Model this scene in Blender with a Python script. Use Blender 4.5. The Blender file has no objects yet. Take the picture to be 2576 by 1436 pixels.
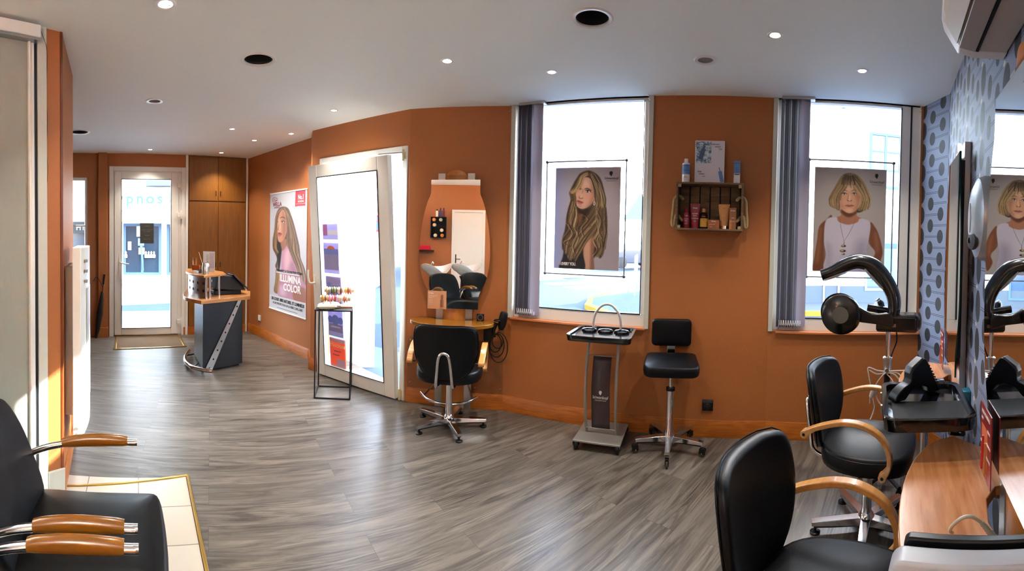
import bpy, bmesh, math, random
import numpy as np
from mathutils import Vector, Matrix
PI = math.pi
random.seed(4)
sc = bpy.context.scene
COL = sc.collection
# ------------------------------------------------------------------ camera (stitched panorama: a cylinder)
FPX, HOR = 1115.2, 612.6
cam = bpy.data.cameras.new('camera'); cam.type = 'PANO'; cam.panorama_type = 'CENTRAL_CYLINDRICAL'
cam.central_cylindrical_range_u_min = -1288 / FPX; cam.central_cylindrical_range_u_max = 1288 / FPX
cam.central_cylindrical_range_v_min = (HOR - 1436) / FPX; cam.central_cylindrical_range_v_max = HOR / FPX
cam.central_cylindrical_radius = 1.0
cam.clip_start = 0.02; cam.clip_end = 300
camo = bpy.data.objects.new('camera', cam); COL.objects.link(camo)
camo.matrix_world = (Matrix.Translation((0, 0, 1.5)) @ Matrix.Rotation(-.0169, 4, 'X') @ Matrix.Rotation(-.0212, 4, 'Y') @ Matrix.Rotation(PI / 2, 4, 'X'))
sc.camera = camo
# ------------------------------------------------------------------ view, sky, sun
sc.view_settings.view_transform = 'Standard'; sc.view_settings.look = 'None'
sc.view_settings.exposure = 2.3; sc.view_settings.gamma = 1.0
sc.view_settings.use_curve_mapping = False
sc.cycles.use_denoising = True
sc.cycles.max_bounces = 10; sc.cycles.diffuse_bounces = 7; sc.cycles.glossy_bounces = 5
sc.cycles.transparent_max_bounces = 24; sc.cycles.transmission_bounces = 6
sc.cycles.sample_clamp_indirect = 0
sc.cycles.caustics_reflective = False; sc.cycles.caustics_refractive = False
world = bpy.data.worlds.new('sky'); sc.world = world; world.use_nodes = True
wn = world.node_tree.nodes; wl = world.node_tree.links
sky = wn.new('ShaderNodeTexSky'); sky.sky_type = 'NISHITA'; sky.sun_disc = False
sky.sun_elevation = math.radians(27); sky.sun_rotation = math.radians(53); sky.altitude = 100
wn['Background'].inputs['Strength'].default_value = 1.15
hs = wn.new('ShaderNodeHueSaturation'); hs.inputs['Saturation'].default_value = 0.55
wl.new(sky.outputs[0], hs.inputs['Color']); wl.new(hs.outputs[0], wn['Background'].inputs['Color'])
SUN_AZ = .93; SUN_EL = math.radians(27)
sd = Vector((math.sin(SUN_AZ) * math.cos(SUN_EL), math.cos(SUN_AZ) * math.cos(SUN_EL), math.sin(SUN_EL)))
sun = bpy.data.lights.new('sun', 'SUN'); sun.energy = 7; sun.angle = math.radians(.6); sun.color = (1, .95, .88)
suno = bpy.data.objects.new('sun', sun); COL.objects.link(suno)
suno.rotation_euler = (-sd).to_track_quat('-Z', 'Y').to_euler()
LAMP_W = 5.2
# ------------------------------------------------------------------ mesh helpers
class M:
    def __init__(s): s.v = []; s.f = []; s.m = []; s.cur = 0
    def add(s, vs, fs):
        o = len(s.v); s.v += [tuple(map(float, v)) for v in vs]; s.f += [tuple(i + o for i in f) for f in fs]; s.m += [s.cur] * len(fs); return s
    def box(s, x0, x1, y0, y1, z0, z1):
        return s.add([(x0,y0,z0),(x1,y0,z0),(x1,y1,z0),(x0,y1,z0),(x0,y0,z1),(x1,y0,z1),(x1,y1,z1),(x0,y1,z1)],
                     [(0,3,2,1),(4,5,6,7),(0,1,5,4),(1,2,6,5),(2,3,7,6),(3,0,4,7)])
    def prism(s, pts, a0, a1, ax='z'):
        n = len(pts)
        def P(p, a): return (p[0], p[1], a) if ax == 'z' else ((p[0], a, p[1]) if ax == 'y' else (a, p[0], p[1]))
        return s.add([P(p, a0) for p in pts] + [P(p, a1) for p in pts],
                     [tuple(range(n))[::-1], tuple(range(n, 2 * n))] + [(i, (i + 1) % n, n + (i + 1) % n, n + i) for i in range(n)])
    def lathe(s, prof, n=24, c=(0,0,0), ax='z', close=True):
        vs = []; k = len(prof)
        for i in range(n):
            a = 2 * PI * i / n
            for r, h in prof:
                x, y = r * math.cos(a), r * math.sin(a)
                v = (x, y, h) if ax == 'z' else ((x, h, y) if ax == 'y' else (h, x, y))
                vs.append((v[0] + c[0], v[1] + c[1], v[2] + c[2]))
        fs = []
        for i in range(n):
            j = (i + 1) % n
            for q in range(k - 1): fs.append((i * k + q, j * k + q, j * k + q + 1, i * k + q + 1))
        if close:
            if prof[0][0] > 1e-6: fs.append(tuple(i * k for i in range(n))[::-1])
            if prof[-1][0] > 1e-6: fs.append(tuple(i * k + k - 1 for i in range(n)))
        return s.add(vs, fs)
    def cyl(s, r, h0, h1, n=20, c=(0,0,0), ax='z', r2=None): return s.lathe([(r, h0), (r if r2 is None else r2, h1)], n, c, ax)
    def tube(s, path, r, n=8, closed=False, flat=None):
        P = [Vector(p) for p in path]; k = len(P); rs = r if isinstance(r, (list, tuple)) else [r] * k
        vs = []; up = None
        for i in range(k):
            if closed: t = P[(i + 1) % k] - P[i - 1]
            else: t = P[min(i + 1, k - 1)] - P[max(i - 1, 0)]
            if t.length < 1e-9: t = Vector((0, 0, 1))
            t.normalize()
            if up is None:
                a = Vector((0, 0, 1)) if abs(t.z) < .9 else Vector((1, 0, 0)); up = (a - t * a.dot(t)).normalized()
            else:
                up = up - t * up.dot(t); up = up.normalized() if up.length > 1e-6 else t.orthogonal().normalized()
            b = t.cross(up)
            for j in range(n):
                a = 2 * PI * (j + .5) / n; ra = rs[i]; rb = rs[i] if flat is None else flat
                vs.append(P[i] + up * (math.sin(a) * ra) + b * (math.cos(a) * rb))
        fs = []
        for i in range(k if closed else k - 1):
            i2 = (i + 1) % k
            for j in range(n): fs.append((i * n + j, i * n + (j + 1) % n, i2 * n + (j + 1) % n, i2 * n + j))
        if not closed: fs += [tuple(range(n))[::-1], tuple((k - 1) * n + j for j in range(n))]
        return s.add(vs, fs)
    def sphere(s, r, c=(0,0,0), n=14, sc=(1,1,1)):
        prof = [(r * math.sin(PI * i / n), -r * math.cos(PI * i / n)) for i in range(n + 1)]
        prof[0] = (1e-7, -r); prof[-1] = (1e-7, r); o = len(s.v)
        s.lathe(prof, n + 4, (0,0,0), close=False)
        for i in range(o, len(s.v)): v = s.v[i]; s.v[i] = (v[0] * sc[0] + c[0], v[1] * sc[1] + c[1], v[2] * sc[2] + c[2])
        return s
    def grid(s, fn, nu, nv, closeu=False):
        vs = [fn(i / nu, j / nv) for i in range(nu + (0 if closeu else 1)) for j in range(nv + 1)]; w = nv + 1; fs = []
        for i in range(nu):
            i2 = (i + 1) % nu if closeu else i + 1
            for j in range(nv): fs.append((i * w + j, i2 * w + j, i2 * w + j + 1, i * w + j + 1))
        return s.add(vs, fs)
    def xf(s, mat, start=0):
        for i in range(start, len(s.v)): s.v[i] = tuple(mat @ Vector(s.v[i]))
        return s
def catmull(pts, k=6, closed=False):
    n = len(pts); out = []
    for i in range(n if closed else n - 1):
        p = [pts[(i - 1) % n] if closed or i > 0 else pts[0], pts[i], pts[(i + 1) % n], pts[(i + 2) % n] if closed or i + 2 < n else pts[-1]]
        for q in range(k):
            t = q / k
            out.append(tuple(.5 * (2 * p[1][d] + (p[2][d] - p[0][d]) * t + (2 * p[0][d] - 5 * p[1][d] + 4 * p[2][d] - p[3][d]) * t * t + (3 * p[1][d] - p[0][d] - 3 * p[2][d] + p[3][d]) * t ** 3) for d in range(len(pts[0]))))
    if not closed: out.append(tuple(pts[-1]))
    return out
def rrect(x0, x1, y0, y1, r, n=5):
    out = []
    for cx, cy, a0 in ((x1 - r, y1 - r, 0), (x0 + r, y1 - r, 90), (x0 + r, y0 + r, 180), (x1 - r, y0 + r, 270)):
        for i in range(n + 1): a = math.radians(a0 + 90 * i / n); out.append((cx + r * math.cos(a), cy + r * math.sin(a)))
    return out
def ring_frame(m, x0, x1, z0, z1, w, y0, y1, wb=None, wt=None):
    wb = w if wb is None else wb; wt = w if wt is None else wt
    m.box(x0, x0 + w, y0, y1, z0, z1); m.box(x1 - w, x1, y0, y1, z0, z1)
    if wb: m.box(x0 + w, x1 - w, y0, y1, z0, z0 + wb)
    if wt: m.box(x0 + w, x1 - w, y0, y1, z1 - wt, z1)
    return m
def obj(name, m, mat, parent=None, bevel=0, seg=2, sub=0, smooth=True, ang=38, loc=None, rz=0, rot=None, **props):
    me = bpy.data.meshes.new(name); me.from_pydata(m.v, [], m.f)
    mats = mat if isinstance(mat, (list, tuple)) else [mat]
    for q in mats: me.materials.append(q)
    if len(mats) > 1: me.polygons.foreach_set('material_index', m.m)
    bm = bmesh.new(); bm.from_mesh(me); bmesh.ops.recalc_face_normals(bm, faces=bm.faces); bm.to_mesh(me); bm.free()
    if smooth:
        me.shade_smooth()
        if not sub: me.set_sharp_from_angle(angle=math.radians(ang))
    o = bpy.data.objects.new(name, me); COL.objects.link(o)
    if bevel:
        b = o.modifiers.new('bevel', 'BEVEL'); b.width = bevel; b.segments = seg; b.limit_method = 'ANGLE'; b.angle_limit = math.radians(35); b.harden_normals = False
    if sub: q = o.modifiers.new('sub', 'SUBSURF'); q.levels = sub; q.render_levels = sub
    if parent: o.parent = parent
    if loc: o.location = loc
    if rot: o.rotation_euler = rot
    elif rz: o.rotation_euler = (0, 0, rz)
    for k, v in props.items(): o[k] = v
    return o
def tag(o, label, cat, group=None, kind=None):
    if label: o['label'] = label
    if cat: o['category'] = cat
    if group: o['group'] = group
    if kind: o['kind'] = kind
    return o
def thing(name, label, cat, loc=(0,0,0), rz=0, group=None, kind=None):
    o = bpy.data.objects.new(name, None); COL.objects.link(o); o.empty_display_size = .05
    o.location = loc; o.rotation_euler = (0, 0, rz); return tag(o, label, cat, group, kind)
def dup(root, loc, rz, label=None):
    def cp(o, par):
        c = o.copy(); COL.objects.link(c); c.parent = par
        for ch in list(o.children): cp(ch, c)
        return c
    r = cp(root, None); r.location = loc; r.rotation_euler = (0, 0, rz)
    if label: r['label'] = label
    return r
class Fr:      # a vertical plane seen from inside the room: x runs along it from p to q, -y points into the room
    def __init__(s, p, q): s.p = Vector(p); s.q = Vector(q); d = s.q - s.p; s.len = d.length; s.e = d.normalized(); s.a = math.atan2(d.y, d.x)
    def at(s, x, y=0, z=0): n = Vector((-s.e.y, s.e.x)); w = s.p + s.e * x + n * y; return (w.x, w.y, z)
def struct(o): o['kind'] = 'structure'; return o
# ------------------------------------------------------------------ materials
def new_mat(name):
    m = bpy.data.materials.new(name); m.use_nodes = True; return m, m.node_tree.nodes, m.node_tree.links, m.node_tree.nodes['Principled BSDF']
def L(c):      # sRGB 0-255 to linear
    return tuple(((x / 255) / 12.92 if x / 255 <= .04045 else ((x / 255 + .055) / 1.055) ** 2.4) for x in c) + (1,)
def mat(name, c, rough=.5, metal=0, bump=0, bscale=60, var=0, vscale=6, coat=0, spec=.5, emit=0, trans=0, stretch=None, alpha=1, bdist=.01, ior=1.45):
    m, N, K, B = new_mat(name); c = L(c)
    B.inputs['Base Color'].default_value = c; B.inputs['Roughness'].default_value = rough; B.inputs['Metallic'].default_value = metal
    B.inputs['Coat Weight'].default_value = coat; B.inputs['Coat Roughness'].default_value = .12; B.inputs['Specular IOR Level'].default_value = spec
    B.inputs['Transmission Weight'].default_value = trans; B.inputs['Alpha'].default_value = alpha; B.inputs['IOR'].default_value = ior
    if emit: B.inputs['Emission Color'].default_value = c; B.inputs['Emission Strength'].default_value = emit
    if var or bump:
        tc = N.new('ShaderNodeTexCoord'); mp = N.new('ShaderNodeMapping'); K.new(tc.outputs['Object'], mp.inputs[0])
        if stretch: mp.inputs['Scale'].default_value = stretch
    if var:
        nz = N.new('ShaderNodeTexNoise'); nz.inputs['Scale'].default_value = vscale; nz.inputs['Detail'].default_value = 5; K.new(mp.outputs[0], nz.inputs[0])
        mx = N.new('ShaderNodeMix'); mx.data_type = 'RGBA'
        mx.inputs[6].default_value = tuple(min(1, x * (1 + var)) for x in c[:3]) + (1,); mx.inputs[7].default_value = tuple(x * (1 - var) for x in c[:3]) + (1,)
        K.new(nz.outputs[0], mx.inputs[0]); K.new(mx.outputs[2], B.inputs['Base Color'])
    if bump:
        n2 = N.new('ShaderNodeTexNoise'); n2.inputs['Scale'].default_value = bscale; n2.inputs['Detail'].default_value = 4; K.new(mp.outputs[0], n2.inputs[0])
        bp = N.new('ShaderNodeBump'); bp.inputs['Strength'].default_value = bump; bp.inputs['Distance'].default_value = bdist; K.new(n2.outputs[0], bp.inputs['Height']); K.new(bp.outputs[0], B.inputs['Normal'])
    return m
class X:       # tiny expression builder on Math nodes
    def __init__(s, nt, sock): s.nt = nt; s.s = sock
    def _op(s, op, *a, rev=False):
        n = s.nt.nodes.new('ShaderNodeMath'); n.operation = op; args = [s] + list(a)
        if rev: args = args[::-1]
        for i, q in enumerate(args):
            if isinstance(q, X): s.nt.links.new(q.s, n.inputs[i])
            else: n.inputs[i].default_value = q
        return X(s.nt, n.outputs[0])
    def __add__(s, o): return s._op('ADD', o)
    def __radd__(s, o): return s._op('ADD', o)
    def __sub__(s, o): return s._op('SUBTRACT', o)
    def __rsub__(s, o): return s._op('SUBTRACT', o, rev=True)
    def __mul__(s, o): return s._op('MULTIPLY', o)
    __rmul__ = __mul__
    def __truediv__(s, o): return s._op('DIVIDE', o)
    def lt(s, o): return s._op('LESS_THAN', o)
    def gt(s, o): return s._op('GREATER_THAN', o)
    def abs(s): return s._op('ABSOLUTE')
    def sqrt(s): return s._op('SQRT')
    def max(s, o): return s._op('MAXIMUM', o)
    def min(s, o): return s._op('MINIMUM', o)
    def wrap(s, lo, hi):
        n = s.nt.nodes.new('ShaderNodeMath'); n.operation = 'WRAP'; s.nt.links.new(s.s, n.inputs[0]); n.inputs[1].default_value = hi; n.inputs[2].default_value = lo; return X(s.nt, n.outputs[0])
def mixc(nt, fac, a, b):
    n = nt.nodes.new('ShaderNodeMix'); n.data_type = 'RGBA'
    nt.links.new(fac.s if isinstance(fac, X) else fac, n.inputs[0])
    for i, c in ((6, a), (7, b)):
        if isinstance(c, tuple): n.inputs[i].default_value = c
        else: nt.links.new(c, n.inputs[i])
    return n.outputs[2]
MT = {}
def wood_mat(name, c1, c2, rough=.35, sc=(1, 14, 14), coat=0, rot=0):
    m, N, K, B = new_mat(name); tc = N.new('ShaderNodeTexCoord'); mp = N.new('ShaderNodeMapping'); mp.inputs['Scale'].default_value = sc; mp.inputs['Rotation'].default_value = (0, 0, rot)
    K.new(tc.outputs['Object'], mp.inputs[0]); nz = N.new('ShaderNodeTexNoise'); nz.inputs['Scale'].default_value = 2.2; nz.inputs['Detail'].default_value = 7; nz.inputs['Distortion'].default_value = .6
    K.new(mp.outputs[0], nz.inputs[0]); rp = N.new('ShaderNodeValToRGB'); rp.color_ramp.elements[0].color = L(c1); rp.color_ramp.elements[1].color = L(c2)
    rp.color_ramp.elements[0].position = .3; rp.color_ramp.elements[1].position = .7; K.new(nz.outputs[0], rp.inputs[0]); K.new(rp.outputs[0], B.inputs['Base Color'])
    B.inputs['Roughness'].default_value = rough; B.inputs['Coat Weight'].default_value = coat; return m
WALL = mat('orange_stipple', (164, 99, 50), .5, bump=.35, bscale=90, var=.05, vscale=2, bdist=.004)
CEILM = mat('ceiling_paint', (236, 242, 236), .75, bump=.06, bscale=40)
WHITE = mat('white_pvc', (222, 222, 216), .3, spec=.5)
JAMB = mat('cream_paint', (192, 194, 184), .5, var=.03)
BEIGE = mat('beige_panel', (152, 156, 146), .6, bump=.1, bscale=120, var=.06, vscale=9, stretch=(1, 1, .3))
PINE = wood_mat('varnished_pine', (178, 102, 28), (142, 72, 14), .35, (3, 3, 26))
SILLW = wood_mat('sill_wood', (206, 130, 78), (186, 108, 60), .3, (3, 20, 20))
DESKW = wood_mat('desk_counter_wood', (172, 120, 70), (146, 96, 52), .3, (3, 20, 20))
CUPB = wood_mat('cupboard_veneer', (130, 82, 20), (112, 66, 12), .4, (26, 26, 1.6))
BEECH = wood_mat('beech', (206, 152, 84), (182, 124, 60), .3, (2, 14, 14), coat=.3)
BEECHD = wood_mat('dark_honey_beech', (132, 84, 16), (124, 76, 13), .25, (4, 8, 8), coat=.35)
TABW = wood_mat('table_veneer', (206, 144, 92), (176, 112, 62), .26, (2.5, 22, 22), rot=-.2)
LEATH = mat('black_leather', (5, 8, 13), .42, bump=.12, bscale=260, spec=.25, bdist=.003)
LEATH2 = mat('glossy_black_leather', (5, 6, 8), .38, spec=.22, bump=.1, bscale=240, bdist=.003)
CHROME = mat('chrome', (215, 215, 218), .12, metal=1)
ALU = mat('brushed_aluminium', (190, 188, 184), .32, metal=1, bump=.05, bscale=200, stretch=(1, 1, .02))
SATIN = mat('satin_steel', (170, 168, 164), .28, metal=1)
GREYP = mat('grey_powder_coat', (146, 142, 136), .45, metal=.3)
BLACK = mat('black_plastic', (9, 10, 12), .38, spec=.35)
BLACKG = mat('gloss_black_plastic', (10, 11, 14), .1, coat=.5)
BLACKM = mat('matt_black', (20, 20, 22), .7)
NAVY = mat('anthracite_laminate', (13, 17, 25), .4, bump=.05, bscale=100)
BRASS = mat('brass', (196, 160, 84), .28, metal=1, var=.15)
GREYD = mat('grey_disc', (96, 95, 88), .8, bump=.2, bscale=400)
PORC = mat('white_porcelain', (225, 228, 228), .1, coat=.5)
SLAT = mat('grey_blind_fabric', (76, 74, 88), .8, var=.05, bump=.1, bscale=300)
SLATL = mat('skylit_blind_lilac', (150, 146, 165), .8)  # sky glow through the end slat put into its colour; weights share it
CORD = mat('white_cord', (226, 224, 220), .5)
BEIGEC = mat('beige_rubber', (196, 186, 166), .5)
ACW = mat('off_white_plastic', (196, 192, 184), .4)
ACG = mat('grey_plastic', (150, 146, 142), .4)
DARK = mat('dark_void', (8, 8, 9), .8)
MAT_COIR = mat('coir_mat', (104, 80, 52), .95, bump=.8, bscale=300, var=.3, vscale=60)
ROPE = mat('rope', (170, 146, 104), .85, bump=.5, bscale=120, var=.15, vscale=60)
CRATE = wood_mat('weathered_crate', (120, 94, 66), (74, 56, 40), .7, (3, 20, 20))
CREAMC = mat('cream_cushion', (216, 206, 188), .8, bump=.2, bscale=200)
REDP = mat('crimson_plastic', (132, 18, 42), .3, coat=.3)
GOLDP = mat('gold_plastic', (178, 128, 78), .3, metal=.5)
COPPER = mat('copper_card', (160, 96, 58), .45, metal=.2)
WHITEP = mat('white_plastic', (230, 232, 234), .3)
BLUEP = mat('blue_print', (86, 128, 186), .4)
INK = mat('black_ink', (16, 16, 18), .6)
WINK = mat('white_ink', (232, 230, 228), .6)
REDI = mat('red_ink', (176, 28, 52), .6)
PAPER = mat('white_paper', (225, 226, 230), .6)
TEAL = mat('teal_plastic', (18, 104, 124), .4)
MIRR = mat('mirror_silver', (232, 236, 236), .0, metal=1)
GREENE = mat('green_glass_edge', (6, 84, 70), .1, trans=.3)
SEAL = mat('black_seal', (12, 18, 26), .5)
def glass_mat(name, tint=(.97, .99, 1), refl=1.0, ior=1.25):
    m, N, K, B = new_mat(name); N.remove(B); out = N['Material Output']; t = N.new('ShaderNodeBsdfTransparent'); t.inputs[0].default_value = tint + (1,)
    g = N.new('ShaderNodeBsdfGlossy'); g.inputs['Roughness'].default_value = .02; f = N.new('ShaderNodeFresnel'); f.inputs[0].default_value = ior
    mx = N.new('ShaderNodeMixShader'); ge = N.new('ShaderNodeNewGeometry'); fr = X(m.node_tree, f.outputs[0]) * (1.0 - X(m.node_tree, ge.outputs['Backfacing'])); K.new(fr.s, mx.inputs[0]); K.new(t.outputs[0], mx.inputs[1]); K.new(g.outputs[0], mx.inputs[2]); K.new(mx.outputs[0], out.inputs[0]); return m
GLASS = glass_mat('window_glass')
ACRY = glass_mat('acrylic', (.93, .92, .91), ior=1.45)
def emis(name, c, s):
    m, N, K, B = new_mat(name); B.inputs['Base Color'].default_value = c + (1,); B.inputs['Emission Color'].default_value = c + (1,); B.inputs['Emission Strength'].default_value = s; return m
BULB = emis('lamp_glow', (1, .93, .8), 30)
def floor_mat():
    m, N, K, B = new_mat('grey_laminate'); nt = m.node_tree
    tc = N.new('ShaderNodeTexCoord'); mp = N.new('ShaderNodeMapping'); mp.inputs['Rotation'].default_value = (0, 0, -math.radians(39)); K.new(tc.outputs['Object'], mp.inputs[0])
    br = N.new('ShaderNodeTexBrick'); K.new(mp.outputs[0], br.inputs[0]); br.offset = .37; br.offset_frequency = 2
    for k, v in (('Scale', 1), ('Mortar Size', .0008), ('Brick Width', 1.22), ('Row Height', .185), ('Bias', 0)): br.inputs[k].default_value = v
    br.inputs['Color1'].default_value = (0, 0, 0, 1); br.inputs['Color2'].default_value = (1, 1, 1, 1); br.inputs['Mortar'].default_value = (.5, .5, .5, 1)
    m2 = N.new('ShaderNodeMapping'); m2.inputs['Scale'].default_value = (1.1, 11, 1); K.new(mp.outputs[0], m2.inputs[0])
    ad = N.new('ShaderNodeVectorMath'); ad.operation = 'ADD'; sc_ = N.new('ShaderNodeVectorMath'); sc_.operation = 'SCALE'; sc_.inputs['Scale'].default_value = 9.0
    K.new(br.outputs['Color'], sc_.inputs[0]); K.new(m2.outputs[0], ad.inputs[0]); K.new(sc_.outputs[0], ad.inputs[1])
    nz = N.new('ShaderNodeTexNoise'); nz.inputs['Scale'].default_value = 1.6; nz.inputs['Detail'].default_value = 8; nz.inputs['Roughness'].default_value = .62; nz.inputs['Distortion'].default_value = 1.3; K.new(ad.outputs[0], nz.inputs[0])
    rp = N.new('ShaderNodeValToRGB'); e = rp.color_ramp.elements; e[0].position = .34; e[0].color = L((54, 49, 43)); e[1].position = .64; e[1].color = L((130, 122, 111)); K.new(nz.outputs[0], rp.inputs[0])
    n3 = N.new('ShaderNodeTexNoise'); n3.inputs['Scale'].default_value = 4; n3.inputs['Detail'].default_value = 9; m3 = N.new('ShaderNodeMapping'); m3.inputs['Scale'].default_value = (2, 34, 1); K.new(mp.outputs[0], m3.inputs[0]); K.new(m3.outputs[0], n3.inputs[0])
    c1 = mixc(nt, X(nt, n3.outputs[0]) * .3, rp.outputs[0], L((60, 54, 48)))
    hue = mixc(nt, X(nt, br.outputs['Color']) * .5, c1, L((84, 77, 69)))
    wv = N.new('ShaderNodeTexWave'); wv.wave_type = 'BANDS'; wv.bands_direction = 'Y'; wv.inputs['Scale'].default_value = 2.6; wv.inputs['Distortion'].default_value = 9; wv.inputs['Detail'].default_value = 3; wv.inputs['Detail Scale'].default_value = .9
    m4 = N.new('ShaderNodeMapping'); m4.inputs['Scale'].default_value = (1.4, 7, 1); K.new(mp.outputs[0], m4.inputs[0]); a4 = N.new('ShaderNodeVectorMath'); a4.operation = 'ADD'; K.new(m4.outputs[0], a4.inputs[0]); K.new(sc_.outputs[0], a4.inputs[1]); K.new(a4.outputs[0], wv.inputs[0])
    n5 = N.new('ShaderNodeTexNoise'); n5.inputs['Scale'].default_value = 1.3; K.new(a4.outputs[0], n5.inputs[0]); msk = (X(nt, n5.outputs[0]) - .50).max(0.0) * 7.0; msk = msk.min(1.0); ln = (X(nt, wv.outputs['Fac']) - .62).max(0.0) * 2.4
    hue = mixc(nt, (msk * ln * .62).min(1.0), hue, L((40, 35, 31)))
    fin = mixc(nt, br.outputs['Fac'], hue, L((60, 52, 50))); K.new(fin, B.inputs['Base Color'])
    B.inputs['Roughness'].default_value = .35; B.inputs['Specular IOR Level'].default_value = .42
    bp = N.new('ShaderNodeBump'); bp.inputs['Strength'].default_value = .12; bp.inputs['Distance'].default_value = .003; K.new(nz.outputs[0], bp.inputs['Height']); K.new(bp.outputs[0], B.inputs['Normal']); return m
def tile_mat():
    m, N, K, B = new_mat('cream_tiles'); tc = N.new('ShaderNodeTexCoord'); mp = N.new('ShaderNodeMapping'); K.new(tc.outputs['Object'], mp.inputs[0])
    br = N.new('ShaderNodeTexBrick'); K.new(mp.outputs[0], br.inputs[0]); br.offset = 0
    for k, v in (('Scale', 1), ('Mortar Size', .003), ('Brick Width', .3), ('Row Height', .3)): br.inputs[k].default_value = v
    br.inputs['Color1'].default_value = L((188, 180, 164)); br.inputs['Color2'].default_value = L((196, 189, 174)); br.inputs['Mortar'].default_value = L((120, 106, 92)); K.new(br.outputs[0], B.inputs[0]); B.inputs['Roughness'].default_value = .3; return m
def wallpaper_mat():
    m, N, K, B = new_mat('retro_wallpaper'); nt = m.node_tree; tc = N.new('ShaderNodeTexCoord'); sp = N.new('ShaderNodeSeparateXYZ'); K.new(tc.outputs['Object'], sp.inputs[0])
    P, h = .42, .166; x = X(nt, sp.outputs[0]).wrap(0, P); z = X(nt, sp.outputs[2])
    z0 = z.wrap(-h / 2, h / 2); z1 = (z + h / 2).wrap(-h / 2, h / 2)
    def dot(cx, zz, r, st=1.25):
        dx = x - cx; dz = zz / st; return (dx * dx + dz * dz).sqrt().lt(r)
    A = dot(.14, z0, .04); Bc = dot(.28, z1, .04); C = dot(.0, z1, .052, 1.35).max(dot(P, z1, .052, 1.35))
    dots = A.max(Bc).max(C)
    def dbl(zz, a, b): return ((zz.abs() - .005).abs().lt(.0016)) * x.gt(a) * x.lt(b)
    lines = dbl(z0, .14, .36).max(dbl(z1, .06, .28))
    # rounded cell ends and the cream slivers between them
    rc = .03
    def cell(zz, cx, sg):
        dx = ((x - cx) * sg).max(0.0); q = (zz.abs() - (h / 2 - .0)).abs(); d = (dx * dx + q * q).sqrt(); return dx, q, d
    cream = ((z0.abs() + (x - .385).abs() * .6).lt(.012)).max((z1.abs() + (x - .04).abs() * .6).lt(.012))
    col = mixc(nt, lines, L((122, 134, 160)), L((34, 30, 34))); col = mixc(nt, cream, col, L((200, 188, 158))); col = mixc(nt, dots, col, L((44, 47, 52)))
    K.new(col, B.inputs[0]); B.inputs['Roughness'].default_value = .55; B.inputs['Metallic'].default_value = .0; B.inputs['Specular IOR Level'].default_value = .3; return m
FLOORM = floor_mat(); TILE = tile_mat(); WPAP = wallpaper_mat()
CE = 2.608
# ------------------------------------------------------------------ floor, ceiling, walls
LOOP = [(-2.15, .55), (-2.12, 1.32), (-2.66, 1.745), (-3.25, 1.0), (-5.95, 1.0), (-5.95, 2.3), (-5.02, 3.83), (-3.75, 5.55), (-2.29, 4.68), (-2.12, 4.36), (-.915, 3.845),
        (-.05, 3.80), (1.05, 3.27), (1.87, 2.84), (2.79, 2.12), (2.65, 1.78), (.66, .08), (1.15, -.5), (1.15, -2.77), (-3.4, -1.86), (-3.4, .55)]
struct(obj('floor', M().prism([(-6.2, .8), (-6.2, 4), (-3.9, 5.9), (-2, 4.95), (-.85, 4.05), (0, 3.98), (1.95, 3.0), (2.95, 2.2), (2.9, -2.95), (-6.2, -2.95)], -.08, 0), FLOORM, smooth=False))
# tiled corner and its brass edging
T0 = Vector((-1.79, 2.0)); ta = math.radians(-41.7)
tl = M().prism([(0, -.02), (0, -.78), (2.2, -.78), (2.2, -.02)], 0, .004)
tco = M().prism([(.012, -.012), (.012, -.70), (-.03, -1.3), (2.6, -1.5), (2.0, -.012)], 0, .004)
struct(obj('floor_tiles', tco, TILE, smooth=False, loc=(T0.x, T0.y, 0), rz=ta))
def strip(name, p, q, label, w=.022, h=.009):
    d = Vector(q) - Vector(p); l = d.length; m = M(); m.prism([(-w / 2, 0), (-w * .3, h), (w * .3, h), (w / 2, 0)], 0, l, 'x')
    o = obj(name, m, BRASS, bevel=.0015, loc=(p[0], p[1], .002), rz=math.atan2(d.y, d.x)); tag(o, label, 'threshold strip')
    k = int(l / .22)
    for i in range(k + 1):
        s_ = M(); s_.lathe([(.0035, h), (.0025, h + .0015), (.0001, h + .0018)], 10, (l * (i + .5) / (k + 1), 0, 0)); obj('screw', s_, SATIN, o)
    return o
strip('brass_strip', (-2.172, 1.372), (-1.79, 2.0), 'brass edging strip between grey floor and the tiles, running to the orange partition corner')
strip('brass_strip', (-1.79, 2.0), (-.72, 1.05), 'long brass edging strip beside the cream tiles, running past the foreground armchair')
DOWN = [(-1.545,1.551,.045), (-4.387,4.121,.032), (-3.807,4.937,.032), (-2.837,3.865,.032), (-2.964,4.494,.032), (-2.398,4.385,.032), (-1.589,3.701,.032), (-.436,2.814,.036), (.242,2.986,.032), (1.3,1.981,.036), (1.98,2.005,.032)]
VENT = [(-1.567,2.414,.098), (.379,2.22,.09), (-4.112,2.786,.1)]
SPK = [(-2.74,2.624,.05), (1.126,2.483,.048)]
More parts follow.
